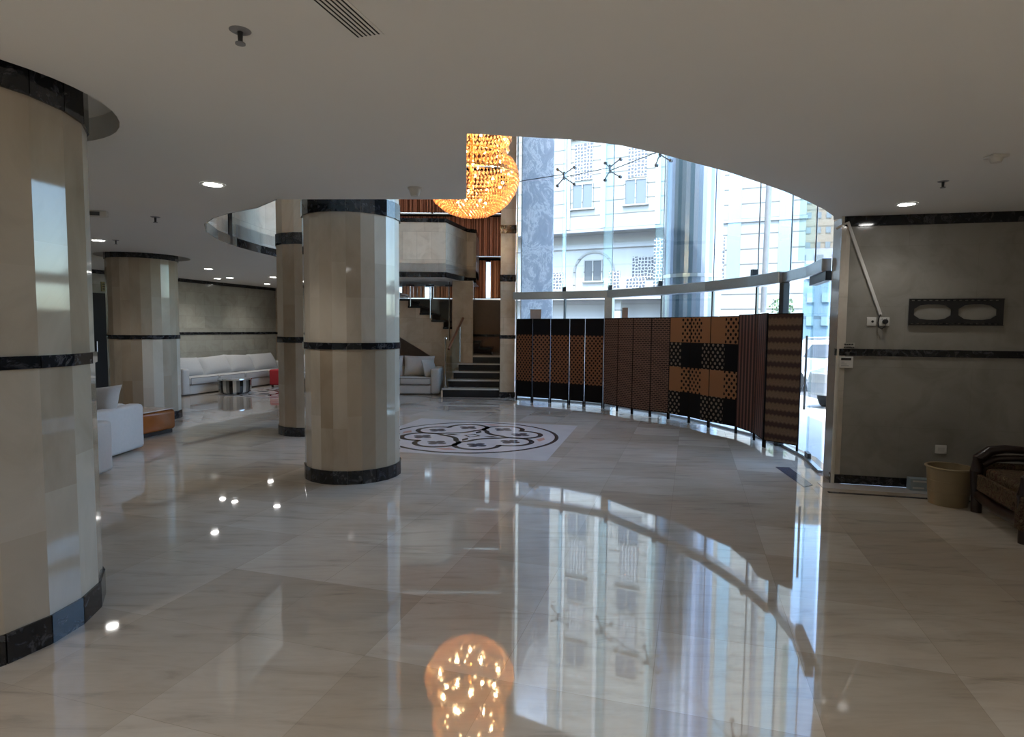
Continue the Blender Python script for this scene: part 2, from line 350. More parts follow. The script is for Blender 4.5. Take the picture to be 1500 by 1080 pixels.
def path_wall(bm, pts, z0, z1, th, side=1):
    """vertical strip of thickness th along a polyline; side=+1 thickens to the left of travel"""
    n = len(pts); P = [Vector((p[0], p[1])) for p in pts]; off = []
    for i in range(n):
        ds = []
        if i > 0: ds.append((P[i] - P[i - 1]).normalized())
        if i < n - 1: ds.append((P[i + 1] - P[i]).normalized())
        ns = [Vector((-d.y, d.x)) for d in ds]; m = sum(ns, Vector((0, 0))).normalized()
        off.append(P[i] + m * (th / max(0.4, m.dot(ns[0]))) * side)
    V = []
    for a, b in zip(P, off):
        V.append([bm.verts.new((a.x, a.y, z0)), bm.verts.new((a.x, a.y, z1)), bm.verts.new((b.x, b.y, z1)), bm.verts.new((b.x, b.y, z0))])
    uv = bm.loops.layers.uv.verify(); kp = bm.faces.layers.int['keep']; s = 0
    fs = []
    for i in range(n - 1):
        a, b = V[i], V[i + 1]; seg = (P[i + 1] - P[i]).length
        for k in range(4):
            q = (k + 1) % 4
            f = bm.faces.new((a[k], b[k], b[q], a[q])); fs.append(f)
            if k in (0, 2):
                f[kp] = 1
                for lp in f.loops:
                    lp[uv].uv = (s if lp.vert in a else s + seg, lp.vert.co.z)
        s += seg
    bm.faces.new(V[0]); bm.faces.new(list(reversed(V[-1])))
    bmesh.ops.recalc_face_normals(bm, faces=bm.faces[:])
def cushion(bm, w, h, t, mw, puff=2.6, n=12):
    """stuffed cushion: w x h, thickness t, in the XZ plane of mw"""
    vs = {}
    for side in (-1, 1):
        for i in range(n + 1):
            for j in range(n + 1):
                u, v = 2 * i / n - 1, 2 * j / n - 1
                e = max(0, (1 - abs(u) ** puff)) * max(0, (1 - abs(v) ** puff))
                if e <= 1e-9 and side == 1: vs[(side, i, j)] = vs[(-1, i, j)]; continue
                pin = 1 - 0.05 * (1 - v * v) * abs(u) ** 4; pin2 = 1 - 0.05 * (1 - u * u) * abs(v) ** 4
                vs[(side, i, j)] = bm.verts.new(mw @ Vector((u * w / 2 * pin, side * t / 2 * e ** 0.42, v * h / 2 * pin2)))
    for side in (-1, 1):
        for i in range(n):
            for j in range(n):
                q = [vs[(side, i, j)], vs[(side, i + 1, j)], vs[(side, i + 1, j + 1)], vs[(side, i, j + 1)]]
                if side == 1: q.reverse()
                if len(set(q)) > 2: bm.faces.new(q)
def rbox(name, x0, x1, y0, y1, z0, z1, mat, parent=None, r=0.04, mw=None, seg=3):
    b = BM(); box(b, x0, x1, y0, y1, z0, z1)
    bmesh.ops.bevel(b, geom=b.edges[:], offset=r, segments=seg, profile=0.5, affect='EDGES')
    return obj(name, b, mat, parent, smooth=True, mw=mw)
def thing(name, label, cat, loc=(0, 0, 0), rz=0, group=None):
    o = bpy.data.objects.new(name, None); C.objects.link(o); o.location = loc; o.rotation_euler = (0, 0, rz)
    o['label'] = label; o['category'] = cat
    if group: o['group'] = group
    return o
def tag(o, label, cat, group=None):
    o['label'] = label; o['category'] = cat
    if group: o['group'] = group
    return o
def struct(o): o['kind'] = 'structure'; return o
def dup(root, loc, rz=None, label=None, group=None):
    r = root.copy(); C.objects.link(r); r.location = loc
    if rz is not None: r.rotation_euler = (0, 0, rz)
    if label: r['label'] = label
    if group: r['group'] = group
    def rec(src, dst):
        for ch in [c for c in bpy.data.objects if c.parent == src]:
            c = ch.copy(); C.objects.link(c); c.parent = dst; rec(ch, c)
    kids = [c for c in C.objects if c.parent == root]
    for ch in kids:
        c = ch.copy(); C.objects.link(c); c.parent = r
        for g in [x for x in C.objects if x.parent == ch]:
            d = g.copy(); C.objects.link(d); d.parent = c
    return r
def frame(ox, oy, ux, uy, oz=0.0):
    """local x along (ux,uy), local y = into the wall, z up"""
    l = math.hypot(ux, uy); ux, uy = ux / l, uy / l
    return Matrix(((ux, -uy, 0, ox), (uy, ux, 0, oy), (0, 0, 1, oz), (0, 0, 0, 1)))

# ------------------------------------------------------------------ plan of the hall
RW0 = (3.30, 6.10); RW1 = (10.2, 4.46)
LW_a = (-14.7, -9.4 + 0.0)
def leftwall(y): return (-8.03 + (y - 14.65) * 0.2862, y)
LFAR = leftwall(18.0); LNEAR = leftwall(-6.0)
BACKL = LFAR; BACKR = (-0.25, 16.7)
GLASS = [(0.07, 13.35), (1.12, 12.90), (2.02, 12.32), (2.76, 11.15), (3.30, 9.95), (3.60, 8.90), (3.70, 8.08), (3.64, 7.30), (3.42, 6.50)]
VOID_LEFT = [(-0.42, 5.45), (-1.35, 5.48), (-2.15, 5.52), (-2.50, 5.92), (-2.90, 6.20), (-3.20, 6.48), (-3.48, 6.85), (-3.74, 7.40), (-3.92, 8.05), (-3.99, 8.75), (-3.96, 9.5), (-3.86, 10.2),
             (-3.66, 11.1), (-3.40, 12.0), (-3.10, 12.9), (-2.75, 13.7), (-1.52, 13.72), (-1.15, 15.05), (-0.93, 15.22), (-0.93, 16.75)]
VOID_ARC = [(-0.28, 3.63), (0.01, 3.68), (0.34, 3.73), (0.66, 3.83), (0.95, 4.00), (1.22, 4.20), (1.54, 4.43), (1.86, 4.70), (2.24, 5.04), (2.62, 5.42), (2.92, 5.74), (3.18, 6.06), (3.30, 6.28)]
# ceiling: outer outline (CCW) with the void cut out of it on the glass side
outer = [(RW0[0], RW0[1] + 0.25), (3.42, 6.12), RW1, (10.2, -6.0), LNEAR, LFAR, (BACKR[0] - 0.68, 16.72)]
poly = [(3.30, 6.28), (3.36, 6.13), RW1, (10.2, -6.0), (LNEAR[0], -6.0), LFAR] + list(reversed(VOID_LEFT)) + VOID_ARC[:-1]
poly = poly[::-1]
def ring(cx, cy, r, n=48): return [(cx + r * math.cos(2 * PI * i / n), cy + r * math.sin(2 * PI * i / n)) for i in range(n)]
HOLES = [ring(-2.93, 3.09, 0.80), ring(-6.20, 10.17, 0.70)]
b = BM(); prism(b, [poly] + HOLES, CEIL, CEIL + 0.14)
bmesh.ops.recalc_face_normals(b, faces=b.faces[:])
struct(obj('ceiling', b, M['ceil']))
b = BM(); prism(b, [poly], CEIL + 0.14, CEIL + 0.32); bmesh.ops.recalc_face_normals(b, faces=b.faces[:])
struct(obj('ceiling_slab', b, M['ceil']))
# floor
b = BM(); fl = [LNEAR, (10.2, -6.0), RW1, (3.36, 6.05)] + [(x + 0.12, y) for x, y in reversed(GLASS[1:])] + [(0.07, 13.5), (-0.1, 16.8), (LFAR[0], 18.0)]
prism(b, [fl], -0.1, 0.0); bmesh.ops.recalc_face_normals(b, faces=b.faces[:]); struct(obj('floor', b, M['floor']))
# roof over the double-height hall
b = BM(); prism(b, [[(LNEAR[0] - .3, -6.3), (10.5, -6.3), (10.5, 4.6), (3.7, 6.3), (3.9, 8.1), (3.5, 10), (2.9, 11.5), (2.1, 12.6), (0.1, 13.8), (-0.1, 17.1), (LFAR[0] - .3, 18.3)]], ROOF, ROOF + 0.3)
bmesh.ops.recalc_face_normals(b, faces=b.faces[:]); struct(obj('ceiling_upper', b, M['upper']))
def wall(name, p, q, z0, z1, mat, th=0.2, side=1):
    b = BM(); path_wall(b, [p, q], z0, z1, th, side); return struct(obj(name, b, mat))
wall('wall_left', LNEAR, (LFAR[0], LFAR[1]), 0, CEIL, M['wallgrey'], 0.2, 1)
wall('wall_left_upper', LNEAR, LFAR, CEIL, ROOF, M['upper'], 0.2, 1)
wall('wall_rear', (LNEAR[0], -6.0), (10.2, -6.0), 0, ROOF, M['wallgrey'], 0.2, -1)
wall('wall_side', (10.2, -6.0), RW1, 0, ROOF, M['wall'], 0.2, -1)
wall('wall_right', (RW0[0], RW0[1]), RW1, 0, CEIL, M['wall'], 0.32, 1)
wall('wall_right_upper', (RW0[0], RW0[1]), RW1, CEIL, ROOF, M['upper'], 0.32, 1)
wall('wall_back', LFAR, (-3.35, 16.72), 0, ROOF, M['stairwall'], 0.2, 1)
wall('wall_stairs', (-3.35, 16.72), (-0.1, 16.72), 0, 2.33, M['brownwall'], 0.2, 1)

# dark marble bands on the walls
def wband(name, p, q, z0, z1, th=0.015, side=-1, mat='black', extra=None):
    b = BM(); path_wall(b, [p, q], z0, z1, th, side); return struct(obj(name, b, M[mat]))
for i, (z0, z1) in enumerate(((0, .09), (1.31, 1.38), (2.60, 2.70))):
    wband(f'trim_{i+1}', RW0, RW1, z0, z1)
for i, (z0, z1) in enumerate(((0, .10), (1.34, 1.40), (2.62, 2.70))):
    if i == 2: wband('trim_6', LNEAR, LFAR, z0, z1)
    else:
        wband(f'trim_{4+i}', leftwall(13.25), LFAR, z0, z1); wband(f'trim_{4+i}', LNEAR, leftwall(12.25), z0, z1)
wband('trim_7', (-3.35, 16.72), (-0.1, 16.72), 1.33, 1.39)
wband('trim_8', LFAR, (-3.35, 16.72), 1.33, 1.39)
# end pier of the right wall: pale return face with a bright metal corner strip
PF = Matrix.Translation((0, 0, 0))
b = BM(); prism(b, [[(3.285, 6.085), (3.44, 6.43), (3.55, 6.47), (3.62, 6.10), (3.33, 6.08)]], 0, ROOF); bmesh.ops.recalc_face_normals(b, faces=b.faces[:])
struct(obj('wall_pier', b, cream_tile('pier_cream', (0.56, 0.52, 0.45), (0.60, 0.55, 0.48), 0.8, 0.95, 0, 0.1)))
for k, (z0, z1) in enumerate(((0, .09), (1.31, 1.38))):
    b = BM(); path_wall(b, [(3.285, 6.08), (3.435, 6.43)], z0, z1, 0.012, 1); struct(obj('trim_9', b, M['black']))
b = BM(); tube(b, [(3.295, 6.075, 0.0), (3.295, 6.075, 1.31)], 0.018, 8); struct(obj('trim_10', b, simple('pale_corner_bead', (0.6, 0.57, 0.5), 0.4)))
# light marble skirting ledge and dark line in the floor along the right wall
b = BM(); path_wall(b, [(3.10, 5.88), (6.5, 5.07)], 0.0, 0.004, 0.22, 1); struct(obj('trim_11', b, M['lightstone']))
b = BM(); path_wall(b, [(3.06, 5.70), (6.5, 4.88)], 0.0, 0.006, 0.035, 1); struct(obj('trim_12', b, M['inlay']))
# dark inlay strip by the glass door
b = BM(); prism(b, [[(3.02, 6.78), (3.17, 6.76), (3.05, 5.98), (2.92, 5.90)]], 0.0, 0.003); struct(obj('trim_13', b, M['greystone']))
# dark line in the floor in front of stairs and sofa
b = BM(); path_wall(b, [(-3.2, 13.75), (-2.0, 13.55), (-1.75, 13.25), (0.0, 12.95)], 0.0, 0.003, 0.07, 1); struct(obj('trim_14', b, M['inlay']))

# ------------------------------------------------------------------ columns
def column(label, cx, cy, R, top, bands, rot=0.0, nf=22, group='cream marble columns'):
    t = thing('marble_column', label, 'column', (cx, cy, 0), rot)
    b = BM(); tl = b.faces.layers.float['tone']
    zs = [0.0]
    for z0, z1 in bands: zs += [z0, z1]
    zs.append(top)
    spans = []
    prev = 0.0
    for z0, z1 in bands:
        if z0 > prev: spans.append((prev, z0))
        prev = z1
    if prev < top: spans.append((prev, top))
    for i in range(nf):
        a0, a1 = 2 * PI * i / nf, 2 * PI * (i + 1) / nf
        for s0, s1 in spans:
            cuts = [s0, s1]
            if s1 - s0 > 0.9:
                cuts = [s0, s0 + (s1 - s0) * random.choice((0.35, 0.5, 0.62, 0.45)), s1]
            tone = random.random()
            for c0, c1 in zip(cuts, cuts[1:]):
                tone = min(1, max(0, tone + random.uniform(-.35, .35)))
                f = b.faces.new([b.verts.new((R * math.cos(a), R * math.sin(a), z)) for a, z in ((a0, c0), (a1, c0), (a1, c1), (a0, c1))])
                f[tl] = tone
    obj('shaft', b, M['strip'], t)
    for (z0, z1) in bands:
        b = BM(); tl = b.faces.layers.float['tone']; r = R + 0.012; k = nf
        for i in range(k):
            a0, a1 = 2 * PI * i / k + 0.004, 2 * PI * (i + 1) / k - 0.004
            q = [[b.verts.new((rr * math.cos(a), rr * math.sin(a), z)) for a, z in ((a0, z0), (a1, z0), (a1, z1), (a0, z1))] for rr in (r, R - 0.01)]
            tn = random.random()
            fs = [b.faces.new(q[0]), b.faces.new([q[0][3], q[0][2], q[1][2], q[1][3]]), b.faces.new([q[0][0], q[1][0], q[1][1], q[0][1]]),
                  b.faces.new([q[0][1], q[1][1], q[1][2], q[0][2]]), b.faces.new([q[0][0], q[0][3], q[1][3], q[1][0]])]
            for f in fs: f[tl] = tn
        obj('base_band' if z0 == 0 else ('middle_band' if z0 < 2 else 'top_band'), b, M['black'], t)
    return t
column('massive near column clad in cream marble strips with a black base band, cut by left picture edge', -2.90, 2.98, 0.68, 2.84, [(0, .14), (1.345, 1.405), (2.60, 2.835)], 0.07)
column('cream marble column standing free beside the floor medallion, its top rising past the ceiling edge', -1.68, 6.33, 0.49, 5.2, [(0, .135), (1.335, 1.40), (2.66, 2.82)], 0.0)
column('narrow tan column half hidden behind the free-standing cream column, running up into the open void', -2.98, 8.86, 0.45, ROOF, [(0, .13), (1.33, 1.41), (2.70, 2.86)], 0.1, 14)
column('cream marble column between black doorway and far white sofas, under a round ceiling recess', -6.13, 10.02, 0.52, 2.84, [(0, .13), (1.335, 1.40), (2.62, 2.835)], 0.05)
# pillar between the stairs and the glass (square)
b = BM(); box(b, -0.27, 0.06, 13.45, 16.7, 0, ROOF); struct(obj('wall_pillar', b, M['stairwall']))
for z0, z1 in ((0, .13), (1.33, 1.41), (2.60, 2.75), (3.66, 3.84), (4.74, 4.90)):
    b = BM(); box(b, -0.285, 0.075, 13.435, 16.7, z0, z1); struct(obj('trim_15', b, M['black']))

# ------------------------------------------------------------------ glass front
win = bpy.data.objects.new('window_1', None); C.objects.link(win); struct(win)
for i in range(len(GLASS) - 1):
    p, q = GLASS[i], GLASS[i + 1]
    levels = [(0.02, 2.18), (2.36, 4.74), (4.76, 7.58)]
    if i == len(GLASS) - 2: levels = levels[1:]
    for z0, z1 in levels:
        b = BM(); P = Vector(p); Q = Vector(q); d = (Q - P).normalized() * 0.012
        path_wall(b, [P + d, Q - d], z0, z1, 0.012, 1); obj('glass_pane', b, M['glass'], win)
def inward(i):
    P = [Vector(g) for g in GLASS]; a = P[max(i - 1, 0)]; c = P[min(i + 1, len(P) - 1)]
    d = (c - a).normalized(); return Vector((d.y, -d.x)), d
b = BM(); path_wall(b, GLASS[:7], 2.19, 2.35, 0.16, -1); obj('steel_beam', b, M['steel'], win, bevel=.01)
b = BM(); path_wall(b, GLASS[6:], 2.20, 2.34, 0.10, -1); obj('steel_beam', b, M['steel'], win, bevel=.01)
b = BM(); path_wall(b, GLASS, 0.0, 0.03, 0.05, -1); obj('floor_channel', b, M['steel'], win)
for i, w in ((2, 0.085),):
    b = BM(); box(b, -w, w, -0.08, 0.05, 0, 2.2); obj('steel_post', b, M['steel'], win, mw=frame(GLASS[i][0] - .05, GLASS[i][1] - .1, 1, -.6), bevel=.01)
for i, w in ((6, 0.045),):
    b = BM(); box(b, -w, w, -0.06, 0.04, 0, 2.2); obj('steel_post', b, M['dsteel'], win, mw=frame(GLASS[i][0] - .06, GLASS[i][1], 0.2, -1), bevel=.01)
for i in (1, 3, 4, 5):
    b = BM(); box(b, -0.012, 0.012, -0.03, 0.03, 0, 2.2); obj('mullion', b, M['dsteel'], win, mw=frame(GLASS[i][0], GLASS[i][1], 1, -1))
b = BM(); box(b, -0.02, 0.02, -0.03, 0.03, 0, ROOF); obj('edge_frame', b, simple('pale_aluminium', (.7, .7, .7), .3, .6), win, mw=frame(0.09, 13.40, 1, 0))
for i in range(1, 8):
    nrm, d = inward(i); g = Vector(GLASS[i])
    wd = 0.30 if i in (2,) else 0.20
    if i in (1, 2, 3, 7): 
        b = BM(); a = g + nrm * 0.02; c = g + nrm * wd
        path_wall(b, [a, c], 2.4, 7.55, 0.02, 1); obj('glass_fin', b, M['fin'], win)
    b = BM(); tube(b, [(g.x, g.y, 2.35), (g.x, g.y, 7.58)], 0.009, 6); obj('glass_joint', b, M['pole'], win)
def spider(i, z):
    nrm, d = inward(i); g = Vector(GLASS[i])
    o = bpy.data.objects.new('spider_fitting', None)
    b = BM(); c = Vector((g.x + nrm.x * .14, g.y + nrm.y * .14, z))
    tube(b, [c - Vector((0, 0, .08)), c + Vector((0, 0, .08))], 0.024, 10)
    for sx in (-1, 1):
        for sz in (-1, 1):
            e = Vector((g.x + d.x * sx * .19 + nrm.x * .02, g.y + d.y * sx * .19 + nrm.y * .02, z + sz * .17))
            e2 = e + Vector((nrm.x * .05, nrm.y * .05, 0))
            tube(b, [c + Vector((0, 0, sz * .03)), (c + e2) / 2 + Vector((0, 0, sz * .02)), e2], 0.012, 6)
            tube(b, [e, e2], 0.030, 10)
    obj('spider_fitting', b, M['pole'], win)
for i in (1, 2, 3, 5, 7): spider(i, 4.75)
for i in range(0, 7):
    n0, _ = inward(i); n1, _ = inward(i + 1)
    a = Vector(GLASS[i]) + n0 * .14; c = Vector(GLASS[i + 1]) + n1 * .14
    b = BM(); tube(b, [(a.x, a.y, 4.72), (c.x, c.y, 4.78)], 0.008, 6); obj('tension_rod', b, M['dsteel'], win)
for i in (1, 2, 3, 5):
    n0, _ = inward(i); g = Vector(GLASS[i]) + n0 * .06
    b = BM(); box(b, g.x - .04, g.x + .04, g.y - .04, g.y + .04, 2.35, 2.45); obj('glass_clamp', b, M['dsteel'], win)
# glass door at the right end
dr = bpy.data.objects.new('door_1', None); C.objects.link(dr); struct(dr)
fd = frame(GLASS[7][0] - 0.02, GLASS[7][1], GLASS[8][0] - GLASS[7][0], GLASS[8][1] - GLASS[7][1])
ll = (Vector(GLASS[8]) - Vector(GLASS[7])).length
b = BM(); box(b, 0.02, ll - 0.03, -.006, .006, 0.02, 2.1); obj('door_leaf', b, M['glass'], dr, mw=fd)
b = BM(); box(b, 0.02, 0.2, -.02, .02, 0.01, 0.09); obj('patch_fitting', b, M['dsteel'], dr, mw=fd)
b = BM(); box(b, 0.0, ll, -.04, .04, 2.1, 2.2); obj('door_header', b, M['dsteel'], dr, mw=fd)
b = BM(); tube(b, [(0.05, -.05, .6), (0.05, -.05, 1.5)], 0.014, 8); obj('door_jamb_rod', b, M['pole'], dr, mw=fd)

# paper notices on the glass, just above the screens
def notice(i, s, z0, w, h, label):
    P = Vector(GLASS[i]); Q = Vector(GLASS[i + 1]); d = (Q - P).normalized(); g = P + (Q - P) * s; n = Vector((d.y, -d.x)) * .012
    b = BM(); box(b, -w / 2, w / 2, -.001, .001, z0, z0 + h)
    tag(obj('paper_notice', b, M['paper'], mw=frame(g.x + n.x, g.y + n.y, d.x, d.y)), label, 'notice')
notice(0, .42, 1.66, .26, .32, 'grey paper notice on the glass above the left end of the dotted screen')
notice(2, .30, 1.66, .17, .33, 'grey paper notice on the glass above the dark stitched screen')

# ------------------------------------------------------------------ folding screens
def screen(label, nodes, mat, h=1.77, foot=0.10, gap=0.0):
    t = thing('folding_screen', label, 'screen', (nodes[0][0], nodes[0][1], 0))
    o = Vector(nodes[0]); s = 0.0
    for k in range(len(nodes) - 1):
        P = Vector(nodes[k]); Q = Vector(nodes[k + 1]); w = (Q - P).length
        fr = frame(P.x - o.x + (Q - P).normalized().x * gap, P.y - o.y + (Q - P).normalized().y * gap, Q.x - P.x, Q.y - P.y); w -= 2 * gap
        b = BM(); box(b, 0.007, w - 0.007, -.009, .009, foot + 0.010, h - 0.010)
        auto_uv(b); uv = b.loops.layers.uv.verify(); kp = b.faces.layers.int['keep']
        for f in b.faces:
            f[kp] = 1
            for lp in f.loops: lp[uv].uv = (lp.vert.co.x + s, lp.vert.co.z)
        pn = obj('woven_panel', b, M[mat], t, mw=fr)
        b = BM()
        for x0, lx in ((0.001, 0.001), (w - 0.007, w - 0.023)):
            box(b, x0, x0 + .006, -.011, .011, foot, h); box(b, lx, lx + .022, -.011, .011, 0.0, foot)
        for z0 in (foot, h - 0.010): box(b, 0.007, w - 0.007, -.010, .010, z0, z0 + .010)
        obj('panel_frame', b, M['bframe'], pn)
        s += w
    return t
screen('folding screen with black ends and copper dotted middle, five panels next to stair pillar',
       [(0.09, 13.05), (0.43, 12.72), (0.80, 12.54), (1.17, 12.26), (1.46, 12.06), (1.80, 11.80)], 's_dots', gap=0.007)
screen('dark brown stitched folding screen between the dotted and the orange checked one',
       [(1.81, 11.78), (2.01, 11.38), (2.22, 11.02), (2.48, 10.70), (2.74, 10.44)], 's_stitch', 1.775)
screen('folding screen woven in orange and black blocks with dotted squares', [(2.742, 10.435), (2.98, 10.02), (3.15, 9.54), (3.405, 9.03)], 's_check', 1.775)
screen('narrow dark red folding screen with fine vertical stripes', [(3.402, 9.03), (3.45, 8.46), (3.375, 7.97)], 's_stripe', 1.79)
screen('nearest screen panel with brown zigzag horizontal bands beside the glass door', [(3.37, 7.93), (3.64, 7.55)], 's_band', 1.78)

# ------------------------------------------------------------------ floor medallions
def medallion(label, cx, cy, rot, R, square=True):
    t = thing('floor_medallion', label, 'floor medallion', (cx, cy, 0), rot)
    if square:
        b = BM(); h = R * 1.08; prism(b, [[(-h, -h), (h, -h), (h, h), (-h, h)]], 0.0003, 0.0012); obj('square_border', b, M['lightstone'], t)
    b = BM(); prism(b, [ring(0, 0, R, 72)], 0.0008, 0.0018); obj('disc', b, simple('pale_medallion_marble', (0.56, 0.54, 0.54), 0.08, nscale=3, spec=0.6), t)
    b = BM(); prism(b, [ring(0, 0, R, 72), ring(0, 0, R - 0.055, 72)], 0.0012, 0.0024); obj('outer_ring', b, M['inlay'], t)
    def band(pts, w, closed=True):
        n = len(pts); P = [Vector(p) for p in pts]; A = []; B_ = []
        for i in range(n):
            d = (P[(i + 1) % n] - P[i - 1]).normalized(); m = Vector((-d.y, d.x))
            ww = w[i] if isinstance(w, list) else w
            A.append(P[i] + m * ww / 2); B_.append(P[i] - m * ww / 2)
        return A, B_
    for k in range(4):
        a = PI / 2 * k + math.radians(44)
        b = BM(); r = 0.295; ax = 0.255; cyy = 0.655
        pts = []; wd = []
        # from the notch round the right circle, along the inner arc, round the left circle
        for j in range(0, 25):
            th = math.radians(150 - j * 10.2); pts.append((ax + r * math.cos(th), cyy + r * math.sin(th)))
        th_end = math.radians(150 - 24 * 10.2)
        ex, ey = ax + r * math.cos(th_end), cyy + r * math.sin(th_end)
        for j in range(1, 10):
            x = ex - 2 * ex * j / 10; pts.append((x, ey + 0.07 * ((x / ex) ** 2 - 1)))
        for j in range(24, -1, -1):
            th = math.radians(150 - j * 10.2); pts.append((-(ax + r * math.cos(th)), cyy + r * math.sin(th)))
        mr = Matrix.Rotation(a, 2)
        pts = [mr @ Vector(p) * (R / 1.24) for p in pts]
        A, B_ = band(pts, 0.074 * R / 1.24)
        for i in range(len(pts)):
            j = (i + 1) % len(pts)
            vs = [b.verts.new((p.x, p.y, 0.0024)) for p in (A[i], A[j], B_[j], B_[i])]; b.faces.new(vs)
        bmesh.ops.recalc_face_normals(b, faces=b.faces[:])
        for f in b.faces:
            if f.normal.z < 0: f.normal_flip()
        obj('scroll_band', b, M['inlay'], t)
        for sx in (-1, 1):
            b = BM(); c = Vector((sx * ax, cyy)); z = 0.0022
            for q in range(4):
                th = PI / 2 * q + 0.5; cc = c + Vector((math.cos(th), math.sin(th))) * 0.085
                pp = [mr @ (cc + Vector((math.cos(2 * PI * e / 12), math.sin(2 * PI * e / 12))) * 0.062) * (R / 1.24) for e in range(12)]
                b.faces.new([b.verts.new((p.x, p.y, z + q * .0001)) for p in pp])
            pp = [mr @ (c + Vector((math.cos(2 * PI * e / 12), math.sin(2 * PI * e / 12))) * 0.055) * (R / 1.24) for e in range(12)]
            b.faces.new([b.verts.new((p.x, p.y, z + .0006)) for p in pp])
            obj('flower', b, M['greystone'], t)
        b = BM(); a2 = a + PI / 4; c = Vector((math.cos(a2), math.sin(a2))) * 1.02 * R / 1.24; tdir = Vector((-math.sin(a2), math.cos(a2))); rd = Vector((math.cos(a2), math.sin(a2)))
        pp = [c + tdir * .16, c + rd * .05, c - tdir * .16, c - rd * .08]
        b.faces.new([b.verts.new((p.x, p.y, 0.0024)) for p in pp]); obj('pink_diamond', b, M['pinkstone'], t)
        b = BM(); c = rd * 0.30 * R / 1.24; pp = [c + rd * .12, c + tdir * .045, c - rd * .12, c - tdir * .045]
        b.faces.new([b.verts.new((p.x, p.y, 0.0024)) for p in pp]); obj('centre_spike', b, M['inlay'], t)
    b = BM(); s = 0.13; prism(b, [[(-s, 0), (0, -s), (s, 0), (0, s)], [(-s * .7, 0), (0, -s * .7), (s * .7, 0), (0, s * .7)]], 0.0014, 0.0026); obj('centre_square', b, M['inlay'], t)
    return t
medallion('round scrollwork marble medallion inlaid in the open floor right of the columns', -0.57, 8.62, math.radians(-14), 1.25)
medallion('far scrollwork floor medallion by the drum table, mostly hidden behind the columns', -5.25, 14.35, math.radians(-20), 1.25)

# ------------------------------------------------------------------ mezzanine parapet
par = [(-0.42, 5.45)]
PP = VOID_LEFT[2:16] + [(-1.52, 13.72), (-1.15, 15.05), (-0.93, 15.22), (-0.93, 16.6)]
b = BM(); path_wall(b, PP, CEIL + 0.12, 3.94, 0.12, 1); struct(obj('wall_mezzanine', b, M['para']))
b = BM(); path_wall(b, PP, CEIL, CEIL + 0.12, 0.014, -1); struct(obj('trim_16', b, M['black']))
b = BM(); path_wall(b, PP, 3.94, 4.02, 0.14, 1); path_wall(b, PP, 3.93, 4.02, 0.014, -1); struct(obj('trim_17', b, M['black']))

b = BM(); box(b, -3.985, -3.95, 8.45, 8.56, CEIL, 3.95); struct(obj('trim_18', b, M['black']))

# ------------------------------------------------------------------ back windows with blinds
w2 = bpy.data.objects.new('window_2', None); C.objects.link(w2); struct(w2)
tiers = [(2.36, 3.40), (3.52, 4.58), (4.68, 5.85), (5.95, 7.55)]
for z0, z1 in tiers:
    for x0, x1 in ((-3.33, -2.25), (-2.22, -1.08), (-1.05, -0.29)):
        b = BM(); box(b, x0, x1, 16.80, 16.81, z0, z1); obj('glass_pane', b, M['glass'], w2)
for z0, z1 in ((2.30, 2.36), (3.40, 3.52), (4.58, 4.68), (5.85, 5.95)):
    b = BM(); box(b, -3.35, -0.27, 16.74, 16.86, z0, z1); obj('transom', b, M['bframe'] if z0 > 2.4 else M['whiteplastic'], w2)
    if z0 > 2.4:
        b = BM(); box(b, -3.35, -0.27, 16.70, 16.74, z1 - .02, z1 + .01); obj('sill', b, M['whiteplastic'], w2)
for x in (-3.34, -2.235, -1.065, -0.28):
    b = BM(); box(b, x - .02, x + .02, 16.76, 16.84, 2.3, 7.6); obj('mullion', b, M['bframe'], w2)
def blind(x0, x1, z0, z1, mat, label):
    b = BM(); n = max(4, int((x1 - x0) / 0.09)); 
    for i in range(n):
        xc = x0 + (i + .5) * (x1 - x0) / n; a = math.radians(random.uniform(14, 30)); w = 0.052
        m = Matrix.Translation((xc, 16.66, 0)) @ Matrix.Rotation(a, 4, 'Z'); box(b, -w, w, -.003, .003, z0, z1, m)
    tag(obj('vertical_blind', b, M[mat], None), label, 'blind')
blind(-1.03, -0.75, 2.38, 3.42, 'blind', 'orange slatted blind left of bright gap in lowest window by the stair pillar')
blind(-0.60, -0.30, 2.38, 3.42, 'blind', 'orange slatted blind right of bright gap in lowest window by the stair pillar')
blind(-1.03, -0.30, 3.54, 4.60, 'curtain', 'brown slatted blind in the middle window tier right of the parapet')
blind(-1.03, -0.30, 4.70, 5.85, 'curtain', 'brown slatted blind behind the chandelier, upper window tier beside pillar')
blind(-3.05, -2.42, 2.38, 3.42, 'blind', 'orange slatted blind seen above the black treads under the mezzanine')
blind(-2.18, -1.62, 2.38, 3.42, 'blind', 'orange slatted blind right of white gap above the stair flight')
blind(-3.32, -1.05, 4.70, 5.85, 'curtain', 'wide brown slatted blind above the mezzanine parapet left of chandelier')
blind(-3.32, -0.30, 5.97, 7.5, 'curtain', 'unseen brown slatted blind added in the top window tier against floor glare')  # added out of view to keep the bright top glass from reflecting in the floor
blind(-3.32, -1.05, 3.54, 4.60, 'curtain', 'brown slatted blind on the mezzanine level behind its parapet')

